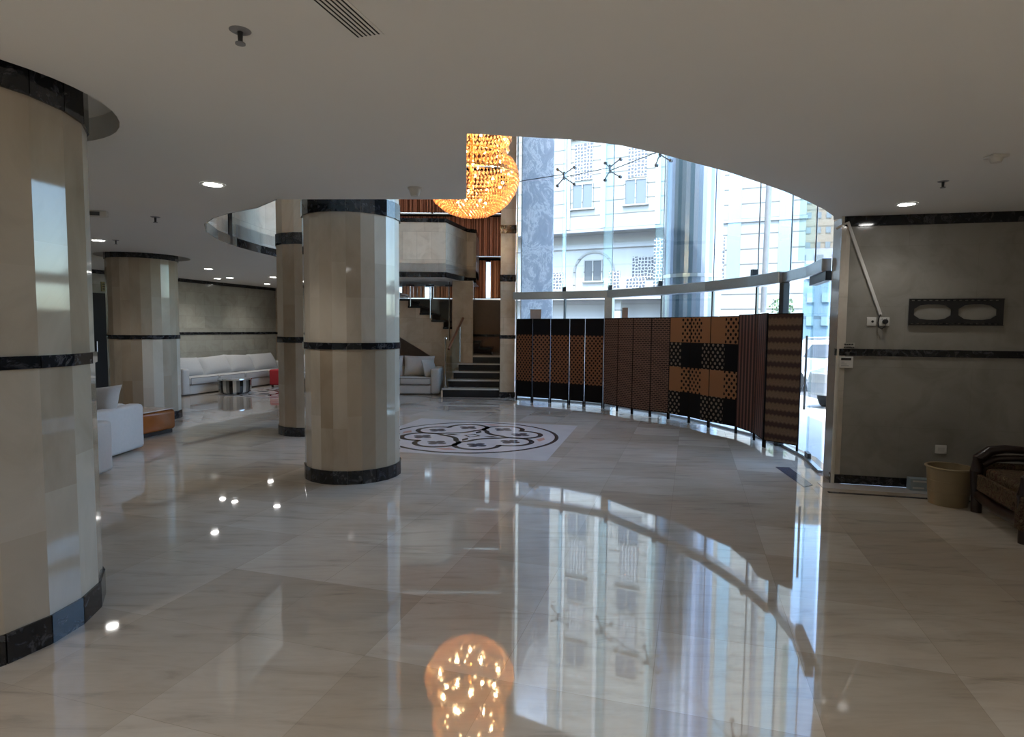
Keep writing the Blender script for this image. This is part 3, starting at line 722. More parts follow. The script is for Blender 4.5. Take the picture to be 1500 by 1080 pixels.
# ------------------------------------------------------------------ staircase
st = thing('staircase', 'marble staircase with black risers turning left under the mezzanine', 'staircase', (0, 0, 0))
for k in range(5):
    zt = 0.172 * (k + 1) + 0.03; y0 = 13.5 + 0.30 * k; xl = -1.56 + 0.092 * k
    b = BM(); box(b, xl - .02, -0.29, y0 - .03, y0 + .34, zt - .035, zt); tr = obj('tread', b, M['tread'], st)
    b = BM(); box(b, xl, -0.29, y0, y0 + (.3 if k < 4 else .1), 0.0 if k == 0 else zt - .172, zt - .035); obj('riser', b, M['treadblack'], st)
b = BM(); box(b, -1.12, -0.29, 14.98, 16.70, 0.0, 0.86); obj('landing_block', b, M['stairwall'], st)
b = BM(); box(b, -1.14, -0.29, 14.97, 16.70, 0.86, 0.895); obj('landing', b, M['tread'], st)
X0 = -0.53; run = 0.29; rise = 0.172
for k in range(10):
    x1 = X0 - run * k; zt = 0.895 + rise * (k + 1)
    b = BM(); box(b, x1 - run - .03, x1 + .03, 15.30 if k < 2 else 14.92, 16.5, zt - .05, zt); tr = obj('tread', b, M['treadblack'], st)
    b = BM(); box(b, x1 - .02, x1, 15.31 if k < 2 else 14.94, 16.5, zt - rise, zt - .04); obj('riser', b, M['treadblack'], st)
def zstep(x): return 0.895 + rise * (1 + (X0 - x) / run)
# stringer / outer face: solid cream with a sloping soffit to the left
b = BM()
pts = [(-1.10, 0.0), (-1.93, 0.0), (-1.93, 0.80), (-3.45, 1.72), (-3.45, 2.60)]
for k in range(9, 1, -1):
    x1 = X0 - run * k; zt = 0.895 + rise * (k + 1) - .05
    pts += [(max(x1 - run, -3.45), zt), (x1, zt)]
pts += [(-1.10, pts[-1][1])]
prism(b, [[(p[0], p[1]) for p in pts]], 0, 0.10)
bmesh.ops.recalc_face_normals(b, faces=b.faces[:])
mwr = Matrix(((1, 0, 0, 0), (0, 0, -1, 15.05), (0, 1, 0, 0), (0, 0, 0, 1)))
bmesh.ops.transform(b, matrix=mwr, verts=b.verts[:]); bmesh.ops.recalc_face_normals(b, faces=b.faces[:])
obj('stringer', b, M['stairwall'], st)
b = BM(); box(b, 0, 1.8, 0, 1.45, 0, 0.04, Matrix.Translation((-1.93, 15.05, 0.80)) @ Matrix.Rotation(math.radians(-148.8), 4, 'Y') @ Matrix.Translation((0, 0, -.04)))
obj('soffit', b, M['brownwall'], st)
b = BM(); box(b, -1.96, -1.92, 15.05, 16.6, 0, 0.82); obj('understair_wall', b, M['stairwall'], st)
b = BM(); box(b, -1.50, -1.12, 13.62, 15.0, 0, 0.10)
b.free()
# side cheek of the first flight
b = BM(); prism(b, [[(-1.60, 13.50), (-1.56, 13.50), (-1.12, 14.95), (-1.16, 14.95)]], 0.0, 0.15); obj('cheek', b, M['stairwall'], st)
# square pier at the landing
b = BM(); box(b, -1.46, -0.96, 14.62, 15.0, 0, CEIL); struct(obj('wall_stairpier', b, M['stairwall']))

rl = thing('stair_railing', 'glass stair railing with steel posts and brown wooden handrail beside the steps', 'railing')
b = BM(); tube(b, [(-1.50, 13.52, .1), (-1.50, 13.52, 1.30)], 0.02, 10); lathe(b, [(0.0, 1.29), (.035, 1.31), (.035, 1.34), (0, 1.37)], 12, -1.50, 13.52, False); obj('post', b, M['chrome'], rl)
b = BM(); tube(b, [(-1.26, 14.5, .75), (-1.26, 14.5, 1.62)], 0.018, 10); obj('post', b, M['chrome'], rl)
b = BM(); tube(b, [(-1.44, 13.6, 1.08), (-1.20, 14.62, 1.80)], 0.03, 10); obj('handrail', b, M['handrail'], rl)
b = BM(); vs = [b.verts.new(p) for p in ((-1.49, 13.55, .2), (-1.27, 14.48, .8), (-1.27, 14.48, 1.55), (-1.49, 13.55, 1.02))]; b.faces.new(vs)
r_ = bmesh.ops.extrude_face_region(b, geom=b.faces[:]); bmesh.ops.translate(b, vec=(.01, 0, 0), verts=[v for v in r_['geom'] if isinstance(v, bmesh.types.BMVert)]); bmesh.ops.recalc_face_normals(b, faces=b.faces[:])
obj('glass_panel', b, M['glass'], rl)
rl2 = thing('stair_balustrade', 'steel posts and glass guarding the outer side of the upper stair flight', 'railing')
for x, zb in ((-1.56, 1.25), (-2.03, 1.80), (-2.52, 2.08), (-3.0, 2.3)):
    b = BM(); tube(b, [(x, 14.88, zb), (x, 14.88, 2.69)], 0.016, 8); po = obj('post', b, M['chrome'], rl2)
    b = BM()
    for dx in (-1, 1): tube(b, [(x, 14.86, 2.60), (x + dx * .10, 14.86, 2.60)], 0.02, 8)
    obj('clamp', b, M['dsteel'], po)
for x0, x1 in ((-2.0, -1.59), (-2.49, -2.06), (-2.97, -2.55)):
    b = BM(); vs = [b.verts.new(p) for p in ((x0, 14.89, zstep(x0) + .05), (x1, 14.89, zstep(x1) + .05), (x1, 14.89, 2.62), (x0, 14.89, 2.62))]; b.faces.new(vs)
    r_ = bmesh.ops.extrude_face_region(b, geom=b.faces[:]); bmesh.ops.translate(b, vec=(0, .01, 0), verts=[v for v in r_['geom'] if isinstance(v, bmesh.types.BMVert)]); bmesh.ops.recalc_face_normals(b, faces=b.faces[:])
    obj('glass_panel', b, M['glass'], rl2)

# ------------------------------------------------------------------ sofas
def sofa(label, mw, w, d, seats, arms=(True, True), h=0.57, seat_h=0.40, gp=None):
    """local: x along the sofa 0..w, y 0 (front) .. d (back)"""
    t = thing('sofa', label, 'sofa'); t.matrix_world = mw
    if gp: t['group'] = gp
    aw = 0.20
    x0 = aw if arms[0] else 0; x1 = w - aw if arms[1] else w
    rbox('base', x0, x1, 0.03, d, 0.02, 0.22, M['fabric'], t, 0.02)
    rbox('back', x0, x1, d - 0.22, d, 0.2, h, M['fabric'], t, 0.05)
    if arms[0]: rbox('arm', 0, aw, 0, d, 0.02, h, M['fabric'], t, 0.045)
    if arms[1]: rbox('arm', w - aw, w, 0, d, 0.02, h, M['fabric'], t, 0.045)
    sw = (x1 - x0) / seats
    for k in range(seats):
        s = rbox('seat_cushion', x0 + sw * k + .006, x0 + sw * (k + 1) - .006, 0.0, d - 0.2, 0.225, seat_h, M['fabric'], t, 0.04)
        b = BM(); a, c = x0 + sw * k + .02, x0 + sw * (k + 1) - .02
        tube(b, [(a, -0.004, .245), (c, -0.004, .245), (c, -0.004, .385), (a, -0.004, .385)], 0.006, 6, True); obj('piping', b, M['piping'], s)
    return t
def loose(label, mw, w=0.62, h=0.44, th=0.20, lean=-0.28, gp=None, tilt=0.0):
    b = BM(); cushion(b, w, h, th, Matrix.Identity(4))
    return tag(obj('cushion', b, M['fabric'], None, True, mw=mw @ Matrix.Rotation(lean, 4, 'X') @ Matrix.Rotation(tilt, 4, 'Y')), label, 'cushion', gp)
# far sofa along the left wall: front line from (-7.2,13.2) to (-6.4,16.0)
fu = Vector((0.2862, 1)).normalized()
fm = frame(-7.22, 13.15, fu.x, fu.y)     # local y points to -x (the wall)
sofa('long white sofa running along the far left wall behind the striped drum table', fm, 3.9, 0.88, 4, h=0.60)
lb = ['leftmost of the big off-white cushions on the far wall sofa', 'off-white cushion behind the striped drum table, second on the far wall sofa',
      'third off-white cushion from the left on the far wall sofa', 'off-white cushion on the far wall sofa nearest the red pouf']
for k in range(4):
    loose(lb[k], fm @ Matrix.Translation((0.58 + 0.88 * k, 0.50, 0.60)) @ Matrix.Rotation((.05, -.04, .06, -.05)[k], 4, 'Z'), 0.96, 0.50, 0.26, lean=-0.5, tilt=(.03, -.05, .06, -.02)[k])
# sofa under the stairs
um = frame(-3.55, 13.92, 1, 0.0)
sofa('white sofa pushed under the stairs beside the first step', um, 1.86, 0.9, 2, h=0.62)
loose('large off-white back cushion on the sofa under the stairs', um @ Matrix.Translation((1.30, .62, .64)), 0.74, 0.50, 0.22)
loose('left off-white back cushion on the stair sofa, partly hidden by the column', um @ Matrix.Translation((0.55, .62, .64)), 0.72, 0.50, 0.22)
loose('small off-white cushion tilted against the right arm of the stair sofa', um @ Matrix.Translation((1.58, .36, .60)) @ Matrix.Rotation(1.1, 4, 'Z'), 0.46, 0.44, 0.16, lean=-.3)
# two sofas behind the near column
am = frame(-6.25, 6.62, 1, 0.0)
sofa('white sofa in front of the low wooden table, its side arm toward the open floor', am, 1.62, 0.90, 2, h=0.575)
loose('pointed off-white cushion standing above the back of sofa near the wooden table', am @ Matrix.Translation((1.24, .48, .62)) @ Matrix.Rotation(-.10, 4, 'Z'), 0.72, 0.40, 0.20, lean=-.45, tilt=-.14)
bm_ = frame(-4.20, 6.28, -1, 0.0)
sofa('white sofa end just showing beside the near column, closest to the camera', bm_, 1.7, 0.85, 2, h=0.555)

# low wooden side table
t = thing('side_table', 'low orange-brown wooden table with rounded corners next to white sofa', 'table', (-5.28, 8.42, 0), math.radians(-12))
rbox('cabinet', -0.28, 0.28, -0.40, 0.40, 0.05, 0.34, M['wood'], t, 0.05)
b = BM(); box(b, -0.27, 0.27, -0.38, 0.38, 0.34, 0.355); obj('table_top', b, simple('pale_table_top', (.45, .33, .25), .12), t, bevel=.006)
b = BM(); box(b, -0.24, 0.24, -0.36, 0.36, 0.0, 0.05); obj('plinth', b, M['darkwood'], t)
# striped drum table
t = thing('drum_table', 'round drum table with glossy silver and dark vertical stripes near far sofa', 'table', (-6.40, 13.82, 0))
mm, nt_, out_ = new_mat('silver_and_black_stripe'); a_ = N(nt_, 'ShaderNodeAttribute', attribute_name='tone')
pbsdf(nt_, out_, mixc(nt_, a_.outputs['Fac'], (0.02, 0.018, 0.016), (0.62, 0.60, 0.55)), 0.15, 0.7)
b = BM(); tl = b.faces.layers.float['tone']; lathe(b, [(0.30, 0.02), (0.345, 0.06), (0.36, 0.2), (0.36, 0.33)], 30)
for f in b.faces:
    c = f.calc_center_median(); f[tl] = 1.0 if int((math.atan2(c.y, c.x) + PI) / (2 * PI / 30)) % 3 == 0 else (0.35 if int((math.atan2(c.y, c.x) + PI) / (2 * PI / 30)) % 3 == 1 else 0.0)
obj('drum_body', b, mm, t)
b = BM(); lathe(b, [(0.37, .33), (.375, .345), (.37, .36), (0, .36)], 36); obj('table_top', b, M['chrome'], t, True)
# red pouf
t = thing('red_pouf', 'dark red upholstered stool beside the far white sofa', 'stool', (-5.88, 15.5, 0), math.radians(-16))
rbox('seat', -.28, .28, -.26, .26, .06, .46, M['red'], t, 0.04)
for sx in (-1, 1):
    for sy in (-1, 1):
        b = BM(); box(b, sx * .22 - .02, sx * .22 + .02, sy * .2 - .02, sy * .2 + .02, 0, .07); obj('leg', b, M['darkwood'], t)

# ------------------------------------------------------------------ chandelier
ch = thing('chandelier', 'huge amber crystal chandelier hanging in the double-height void', 'chandelier', (-0.60, 8.75, 0))
def beads(b, prof, dz, size, step):
    L_ = []
    for (r0, z0), (r1, z1) in zip(prof, prof[1:]):
        n = max(1, int(math.hypot(r1 - r0, z1 - z0) / dz))
        for i in range(n): L_.append((r0 + (r1 - r0) * i / n, z0 + (z1 - z0) * i / n))
    for row, (r, z) in enumerate(L_):
        n = max(6, int(2 * PI * r / step))
        for i in range(n):
            a = 2 * PI * (i + .5 * (row % 2)) / n; s = size * random.uniform(.8, 1.15)
            c = Vector((r * math.cos(a), r * math.sin(a), z)); u = Vector((math.cos(a), math.sin(a), 0)); w = Vector((-math.sin(a), math.cos(a), 0)); k = Vector((0, 0, 1))
            q = [b.verts.new(c + u * s), b.verts.new(c + w * s), b.verts.new(c - u * s), b.verts.new(c - w * s), b.verts.new(c + k * s * 1.3), b.verts.new(c - k * s * 1.3)]
            for e in range(4):
                b.faces.new((q[e], q[(e + 1) % 4], q[4])); b.faces.new((q[(e + 1) % 4], q[e], q[5]))
bowl = [(0.05, 3.16), (0.25, 3.19), (0.40, 3.26), (0.52, 3.36), (0.61, 3.49), (0.66, 3.62), (0.68, 3.72)]
b = BM(); beads(b, bowl, 0.040, 0.020, 0.048); o = obj('crystal_bowl', b, M['crystal'], ch)
tiers_ = [(3.74, 3.98, .66, .55), (4.02, 4.18, .49, .50), (4.22, 4.60, .54, .52), (4.64, 5.0, .5, .46), (5.0, 5.5, .42, .34)]
for z0, z1, r0, r1 in tiers_:
    b = BM(); beads(b, [(r0, z0), ((r0 + r1) / 2 + .02, (z0 + z1) / 2), (r1, z1)], 0.050, 0.027, 0.062); o = obj('crystal_tier', b, M['crystal'], ch)
    b = BM(); tube(b, [((r0 + .005) * math.cos(2 * PI * i / 40), (r0 + .005) * math.sin(2 * PI * i / 40), z0 - .01) for i in range(40)], 0.010, 6, True); obj('gold_ring', b, M['gold'], ch)
b = BM(); tube(b, [(0, 0, 3.5), (0, 0, ROOF)], 0.03, 10); obj('stem', b, M['gold'], ch)
b = BM(); lathe(b, [(.30, ROOF - .08), (.34, ROOF - .01), (.34, ROOF)], 32); obj('canopy', b, M['gold'], ch)
for z, n, r in ((3.62, 10, .45), (3.35, 6, .2), (3.95, 10, .42), (4.4, 8, .36), (4.85, 6, .26)):
    for i in range(n):
        a = 2 * PI * i / n + z; b = BM(); bmesh.ops.create_icosphere(b, subdivisions=2, radius=0.02)
        obj('bulb', b, M['bulb'], ch, True, mw=Matrix.Translation((r * math.cos(a), r * math.sin(a), z)))
for z, n, r, e in ((3.62, 7, .45, 1.35), (3.35, 3, .2, 1.1), (3.95, 6, .40, 1.5), (4.4, 5, .34, 1.5), (4.9, 3, .24, 1.5)):
    for i in range(n):
        a = 2 * PI * i / n + z + .3
        ld = bpy.data.lights.new('chandelier_light', 'POINT'); ld.energy = e; ld.color = (1, .72, .38); ld.shadow_soft_size = 0.018
        lo = bpy.data.objects.new('chandelier_light', ld); C.objects.link(lo); lo.parent = ch; lo.location = (r * math.cos(a), r * math.sin(a), z + .05)

# ------------------------------------------------------------------ ceiling fixtures
def downlight(x, y, label, z=CEIL, r=0.085, pw=6, gp=None):
    t = thing('downlight', label, 'ceiling light', (x, y, z), 0, gp)
    b = BM(); lathe(b, [(r * .82, -.004), (r, -.008), (r * 1.12, -.001)], 28, cap=False); obj('trim_ring', b, M['whiteplastic'], t, True)
    b = BM(); lathe(b, [(0.0, -.0045), (r * .82, -.0045)], 28, cap=False); bmesh.ops.recalc_face_normals(b, faces=b.faces[:]); obj('lens', b, M['lamp'], t)
    ld = bpy.data.lights.new('lamp', 'SPOT'); ld.energy = pw; ld.spot_size = math.radians(125); ld.spot_blend = .6; ld.shadow_soft_size = .07; ld.color = (1, .97, .92)
    lo = bpy.data.objects.new('lamp', ld); C.objects.link(lo); lo.parent = t; lo.location = (0, 0, -.03)
downlight(-2.44, 4.96, 'round lit downlight between the near column and the free-standing column')
downlight(-5.62, 8.23, 'round lit downlight beside the near column, in front of the tan round column')
downlight(-6.11, 12.16, 'upper lit downlight of the cluster in front of far left wall')
downlight(-7.10, 14.55, 'small lit downlight closest to far left wall, left of its pair')
downlight(-6.70, 14.33, 'small lit downlight just right of its pair near far left wall')
downlight(-5.55, 14.01, 'tiny lit downlight at the edge of the tan half-hidden column')
downlight(-6.60, 16.25, 'farthest lit downlight where the back wall meets the ceiling')
downlight(3.53, 5.48, 'round lit downlight above the right wall with the television bracket', r=.08, pw=2.5)
for i, (x, y) in enumerate(((-6.5, -3.5), (-2.2, -3.5), (2.2, -3.5), (6.0, -3.5), (-7.5, .4), (-3.6, .2), (.3, -.2), (4.2, -.2))):  # unseen lamps added behind the camera to lift the interior brightness
    downlight(x, y, 'unseen downlight added in the ceiling behind the camera as interior fill light', pw=50, gp='added fill lights behind the camera')
def sprinkler(x, y, label, z=CEIL, s=1.0):
    t = thing('sprinkler', label, 'sprinkler', (x, y, z + .001))
    b = BM(); lathe(b, [(.001, -.006 * s), (.035 * s, -.006 * s), (.045 * s, 0)], 20); obj('escutcheon', b, M['pole'], t, True)
    b = BM(); lathe(b, [(.009 * s, -.05 * s), (.011 * s, -.005 * s)], 12); obj('body', b, M['dsteel'], t, True)
    b = BM(); lathe(b, [(.001, -.056 * s), (.020 * s, -.056 * s), (.020 * s, -.050 * s), (.001, -.050 * s)], 16); obj('deflector', b, M['pole'], t, True)
sprinkler(-1.07, 2.42, 'chrome fire sprinkler nearest the camera, left of the ceiling vent', s=.95)
sprinkler(-3.79, 6.45, 'small dark sprinkler in the ceiling above the white sofas', s=1.1)
sprinkler(-5.37, 8.21, 'tiny sprinkler just right of the downlight above the sofas')
sprinkler(3.27, 4.66, 'dark sprinkler in the ceiling above the right-hand wall', s=.9)
t = thing('smoke_detector', 'white dome smoke detector on the ceiling edge near the chandelier', 'smoke detector', (-0.81, 5.02, CEIL))
b = BM(); lathe(b, [(.001, -.075), (.032, -.07), (.048, -.02), (.05, -.012)], 24); obj('dome', b, M['whiteplastic'], t, True)
b = BM(); lathe(b, [(.058, -.014), (.06, 0)], 24); obj('base_plate', b, M['whiteplastic'], t, True)
t = thing('motion_sensor', 'small white ceiling sensor near the upper right corner', 'sensor', (3.13, 3.98, CEIL))
b = BM(); lathe(b, [(.001, -.05), (.03, -.045), (.04, -.015)], 20); obj('dome', b, M['whiteplastic'], t, True)
rbox('housing', -.055, .055, -.045, .045, -.018, 0, M['whiteplastic'], t, .006)
t = thing('emergency_light', 'small white emergency light on the ceiling just right of the near column', 'emergency light', (-4.2, 6.14, CEIL), .2)
rbox('housing', -.10, .10, -.03, .03, -.06, 0, M['whiteplastic'], t, .01)
b = BM(); box(b, -.07, .04, -.034, -.03, -.05, -.012); obj('lens', b, M['wglass'], t)
# linear air vent
va = Vector((-0.60, 2.19)); vb = Vector((-0.515, 2.445)); dirv = Vector((-.085 * -1, .255)).normalized()
dirv = Vector((0.30, 0.95)).normalized()
vm = frame(-0.575, 2.445, dirv.x, dirv.y, CEIL)
t = thing('air_vent', 'linear slotted air vent at top of picture, left of centre', 'vent'); t.matrix_world = vm
b = BM(); box(b, -1.2, 0.012, -.062, .062, -.003, 0.0); obj('frame', b, M['ceil'], t)
for k in range(6):
    y = -.046 + .0184 * k; b = BM(); box(b, -1.19, 0.0, y - .0032, y + .0032, -.0042, -.002); obj('slot', b, M['grate'], t)

# ------------------------------------------------------------------ right wall items (local x along wall, y into the wall)
RM = frame(RW0[0], RW0[1], RW1[0] - RW0[0], RW1[1] - RW0[1])
def rs(x, y): return (Vector((x, y)) - Vector(RW0)).dot(Vector((RW1[0] - RW0[0], RW1[1] - RW0[1])).normalized())
a0, a1 = rs(3.90, 5.94), rs(4.68, 5.75)
loops = [[(a0, 1.62), (a1, 1.62), (a1, 1.88), (a0, 1.88)]]
wv = a1 - a0
for k in range(2):
    x0 = a0 + wv * (.055 if k == 0 else .53); x1 = x0 + wv * .40; zc = 1.75
    loops.append([(x0, zc - .03), (x0 + .05, zc - .065), (x0 + .12, zc - .075), (x1 - .12, zc - .075), (x1 - .05, zc - .065), (x1, zc - .03), (x1, zc + .03), (x1 - .05, zc + .065), (x1 - .12, zc + .075), (x0 + .12, zc + .075), (x0 + .05, zc + .065), (x0, zc + .03)])
for row in (1.638, 1.862):
    for k in range(15):
        x = a0 + .02 + k * (wv - .04) / 15; loops.append([(x, row - .004), (x + .028, row - .004), (x + .028, row + .004), (x, row + .004)])
b = BM(); prism(b, loops, 0, 0.012); bmesh.ops.transform(b, matrix=Matrix(((1, 0, 0, 0), (0, 0, -1, -0.012), (0, 1, 0, 0), (0, 0, 0, 1))), verts=b.verts[:]); bmesh.ops.recalc_face_normals(b, faces=b.faces[:])
t = thing('television_bracket', 'empty black metal television bracket with two oval cut-outs on the right wall', 'bracket'); t.matrix_world = RM
obj('bracket_plate', b, M['blackmetal'], t)
b = BM()
for z in (1.622, 1.872): box(b, a0, a1, -.035, -.024, z, z + .006)
obj('rail_lip', b, M['blackmetal'], t)
b = BM()
for x in (a0 + .01, a1 - .03):
    for z in (1.66, 1.82): box(b, x, x + .02, -.014, 0.0, z, z + .02)
obj('wall_spacer', b, M['blackmetal'], t)
# conduit
t = thing('cable_conduit', 'white plastic conduit running diagonally from the ceiling down to the sockets', 'conduit'); t.matrix_world = RM
p0 = (rs(3.33, 6.07) + .01, 2.63); p1 = (rs(3.66, 5.99), 1.72); L0 = math.hypot(p1[0] - p0[0], p1[1] - p0[1]); an = math.atan2(p1[1] - p0[1], p1[0] - p0[0])
b = BM(); box(b, 0, L0, -.022, 0, -.014, .014, Matrix.Translation((p0[0], 0, p0[1])) @ Matrix.Rotation(-an, 4, 'Y')); obj('trunking', b, M['whiteplastic'], t, bevel=.003)
b = BM(); tube(b, [(p0[0] + .01, -.012, 2.64), (p0[0] - .04, -.012, 2.62), (p0[0] - .09, .05, 2.59)], .012, 8); obj('elbow', b, M['whiteplastic'], t, True)
def plate(name, label, x, z, w, h, extra=None, cat='socket'):
    t = thing(name, label, cat); t.matrix_world = RM @ Matrix.Translation((x, 0, z))
    rbox('face_plate', -w / 2, w / 2, -.012, 0, -h / 2, h / 2, M['whiteplastic'], t, .004)
    return t
t = plate('aerial_socket', 'white socket plate with one round hole left of the plugged socket', rs(3.585, 6.01), 1.655, .085, .085)
b = BM(); lathe(b, [(.001, 0), (.012, 0), (.012, .004), (.001, .004)], 16); obj('hole', b, M['blackmetal'], t, mw=Matrix.Translation((.008, -.012, 0)) @ Matrix.Rotation(PI / 2, 4, 'X'))
xs = rs(3.695, 5.985)
t = plate('power_socket', 'white power socket with the black plug on the right wall', xs, 1.655, .095, .085)
b = BM()
for dx in (-.02, .02): box(b, dx - .004, dx + .004, -.0135, -.011, .02, .03)
obj('switch', b, M['blackmetal'], t)
t = thing('power_plug', 'black round plug with its looped cord pushed into the power socket', 'plug'); t.matrix_world = RM @ Matrix.Translation((xs, -.013, 1.655))
b = BM(); lathe(b, [(.024, 0), (.026, .02), (.017, .042), (.001, .043)], 20); obj('plug_body', b, M['blackmetal'], t, True, mw=Matrix.Translation((0.005, 0, 0)) @ Matrix.Rotation(PI / 2, 4, 'X'))
b = BM(); tube(b, [(.005, -.035, -.01), (-.005, -.04, -.05), (-.03, -.03, -.072), (-.055, -.02, -.055), (-.06, -.015, -.01), (-.052, -.012, .04), (-.04, -.01, .07)], .006, 8); obj('cord', b, M['blackmetal'], t, True)
t = plate('low_wall_socket', 'white socket low on the right wall above the round basket', rs(4.24, 5.86), .40, .10, .085)
b = BM(); box(b, -.03, .03, -.014, -.011, -.02, .02); obj('rocker', b, simple('plate_inset', (.52, .51, .48), .4), t, bevel=.002)
t = thing('wall_lettering', 'small sticker with two lines of black lettering above the wall band', 'sticker'); t.matrix_world = RM @ Matrix.Translation((rs(3.375, 6.06), -.002, 1.405))
b = BM(); box(b, -.075, .075, -.001, .001, -.022, .034); obj('backing', b, simple('sticker_grey', (.36, .34, .30), .5), t)
b = BM()
for z in (.018, -.012):
    x = -.068
    while x < .06:
        w = random.uniform(.008, .018); box(b, x, x + w, -.003, -.001, z - .006, z + .006 + random.uniform(-.002, .003)); x += w + .003
obj('lettering', b, M['blackmetal'], t)
t = thing('thermostat', 'white thermostat panel just under the wall band at the left end of right wall', 'thermostat'); t.matrix_world = RM @ Matrix.Translation((rs(3.375, 6.06), 0, 1.245))
rbox('housing', -.065, .065, -.02, 0, -.06, .055, M['whiteplastic'], t, .006)
b = BM(); box(b, -.048, .045, -.0215, -.019, .018, .042); obj('display', b, M['blackmetal'], t)
b = BM()
for k in range(3): box(b, -.045, -.045 + (.07, .05, .03)[k], -.0215, -.019, -.04 + k * .018, -.034 + k * .018)
obj('button', b, M['pole'], t)
b = BM(); box(b, -.05, .05, -.02, .02, -.09, .09)
tag(obj('junction_box', b, simple('galvanised_box', (.3, .31, .31), .4, .5), mw=frame(3.385, 6.33, 0.39, 0.92, 1.63), bevel=.005), 'grey metal box fixed to the narrow side of the right wall pier', 'box')
# basket, small box
t = thing('waste_basket', 'round cream plastic basket standing against the right wall', 'basket', (3.97, 5.37, 0))
b = BM(); lathe(b, [(.001, .012), (.135, .012), (.14, 0), (.15, 0), (.176, .33), (.185, .33), (.185, .345), (.168, .345), (.14, .03), (.001, .028)], 40, cap=False); bmesh.ops.recalc_face_normals(b, faces=b.faces[:]); obj('bucket', b, M['plastic'], t, True)
b = BM(); tube(b, [(.183 * math.cos(2 * PI * i / 40), .183 * math.sin(2 * PI * i / 40), .338) for i in range(40)], .009, 8, True); obj('rim', b, M['plastic'], t, True)
for z in (.12, .22):
    b = BM(); r = .152 + .07 * z; tube(b, [(r * math.cos(2 * PI * i / 40), r * math.sin(2 * PI * i / 40), z) for i in range(40)], .003, 6, True); obj('rib', b, M['plastic'], t, True)
t = thing('small_box', 'small pale blue and white box on the floor behind the round basket', 'box'); t.matrix_world = RM @ Matrix.Translation((rs(4.03, 5.9), -.10, 0.004))
b = BM(); box(b, -.09, .09, -.05, .05, 0, .115); obj('carton', b, M['signblue'], t, bevel=.003)
b = BM(); box(b, -.07, .07, -.0515, -.0495, .085, .1); box(b, -.07, .03, -.0515, -.0495, .02, .035); obj('white_stripe', b, M['whiteplastic'], t)

# armchair at the right edge: dark carved frame, floral upholstery, facing left
t = thing('armchair', 'dark carved wooden armchair with floral upholstery cut by the right picture edge', 'armchair'); t.matrix_world = frame(4.03, 5.16, -0.30, -0.95)
# local x: from far side to near side (width .88), local y: forward(-) ... rotate so that y>0 goes away from the sitter's front
Wd = 0.88; D = 0.80
rbox('seat', 0.06, Wd - .06, 0.05, D - .08, 0.20, 0.40, M['floral'], t, .04)
rbox('backrest', 0.06, Wd - .06, D - .16, D - .02, 0.36, 0.78, M['floral'], t, .05)
for x in (0.03, Wd - .03):
    b = BM(); pts = [(x, .02, .0), (x, .015, .20), (x, .0, .36), (x, .02, .47), (x, .09, .54), (x, .20, .565), (x, .34, .56), (x, .5, .54), (x, .62, .55), (x, .74, .60)]
    tube(b, pts, [.04, .045, .045, .05, .045, .035, .032, .032, .034, .04], 10); obj('arm', b, M['darkwood'], t, True)
    b = BM(); tube(b, [(x, .04, .42), (x, .14, .475), (x, .30, .49), (x, .48, .48), (x, .62, .44), (x, .74, .40)], [.04, .03, .028, .028, .032, .04], 10); obj('arm_support', b, M['darkwood'], t, True)
    b = BM(); box(b, x - .02, x + .02, .05, D - .05, .22, .44); obj('arm_panel', b, M['floral'], t, bevel=.01)
    b = BM(); tube(b, [(x, D - .04, 0), (x, D - .05, .4), (x, D - .02, .8), (x, D + .02, .92)], [.03, .035, .035, .02], 10); obj('rear_post', b, M['darkwood'], t, True)
b = BM(); pts = []
for k in range(9): pts.append((.03 + (Wd - .06) * k / 8, .025, .16 - .035 * math.sin(PI * k / 8)))
tube(b, pts, .045, 10); obj('front_rail', b, M['darkwood'], t, True)
b = BM(); box(b, .03, Wd - .03, .03, .08, .12, .24); obj('apron', b, M['darkwood'], t, bevel=.01)
b = BM(); tube(b, [(.03, D, .88), (Wd * .3, D, .95), (Wd * .5, D, 1.0), (Wd * .7, D, .95), (Wd - .03, D, .88)], [.03, .04, .05, .04, .03], 10); obj('crest_rail', b, M['darkwood'], t, True)
b = BM(); box(b, .06, Wd - .06, -.002, .03, .20, .34); obj('seat_front_panel', b, M['floral'], t, bevel=.01)
b = BM(); box(b, Wd - .085, Wd + .03, -.035, .03, .10, .36); obj('arm_front_panel', b, M['floral'], t, bevel=.02)

# ------------------------------------------------------------------ black door in the left wall
dm = frame(leftwall(12.28)[0] + .02, 12.28, 0.2862, 1)
d2 = bpy.data.objects.new('door_2', None); C.objects.link(d2); struct(d2); d2.matrix_world = dm
b = BM(); box(b, 0.04, 0.96, -.02, .02, 0.0, 2.18); obj('door_leaf', b, M['blackdoor'], d2)
b = BM(); box(b, 0, .04, -.03, .03, 0, 2.22); box(b, .96, 1.0, -.03, .03, 0, 2.22); box(b, .04, .96, -.03, .03, 2.18, 2.22); obj('door_frame', b, M['blackdoor'], d2)
b = BM(); tube(b, [(.16, -.07, 1.0), (.16, -.07, 1.22)], .012, 8); tube(b, [(.16, -.02, 1.02), (.16, -.07, 1.02)], .008, 6); tube(b, [(.16, -.02, 1.2), (.16, -.07, 1.2)], .008, 6); obj('door_handle', b, M['chrome'], d2, True)
b = BM(); lathe(b, [(.001, 0), (.02, 0), (.02, .03), (.001, .03)], 12); obj('closer_knob', b, M['chrome'], d2, mw=Matrix.Translation((.62, -.02, 1.62)) @ Matrix.Rotation(PI / 2, 4, 'X'))
t = thing('door_sign', 'small olive plate with two dark lines above the black door', 'sign'); t.matrix_world = frame(leftwall(12.74)[0] + .01, 12.74, .2862, 1, 2.36)
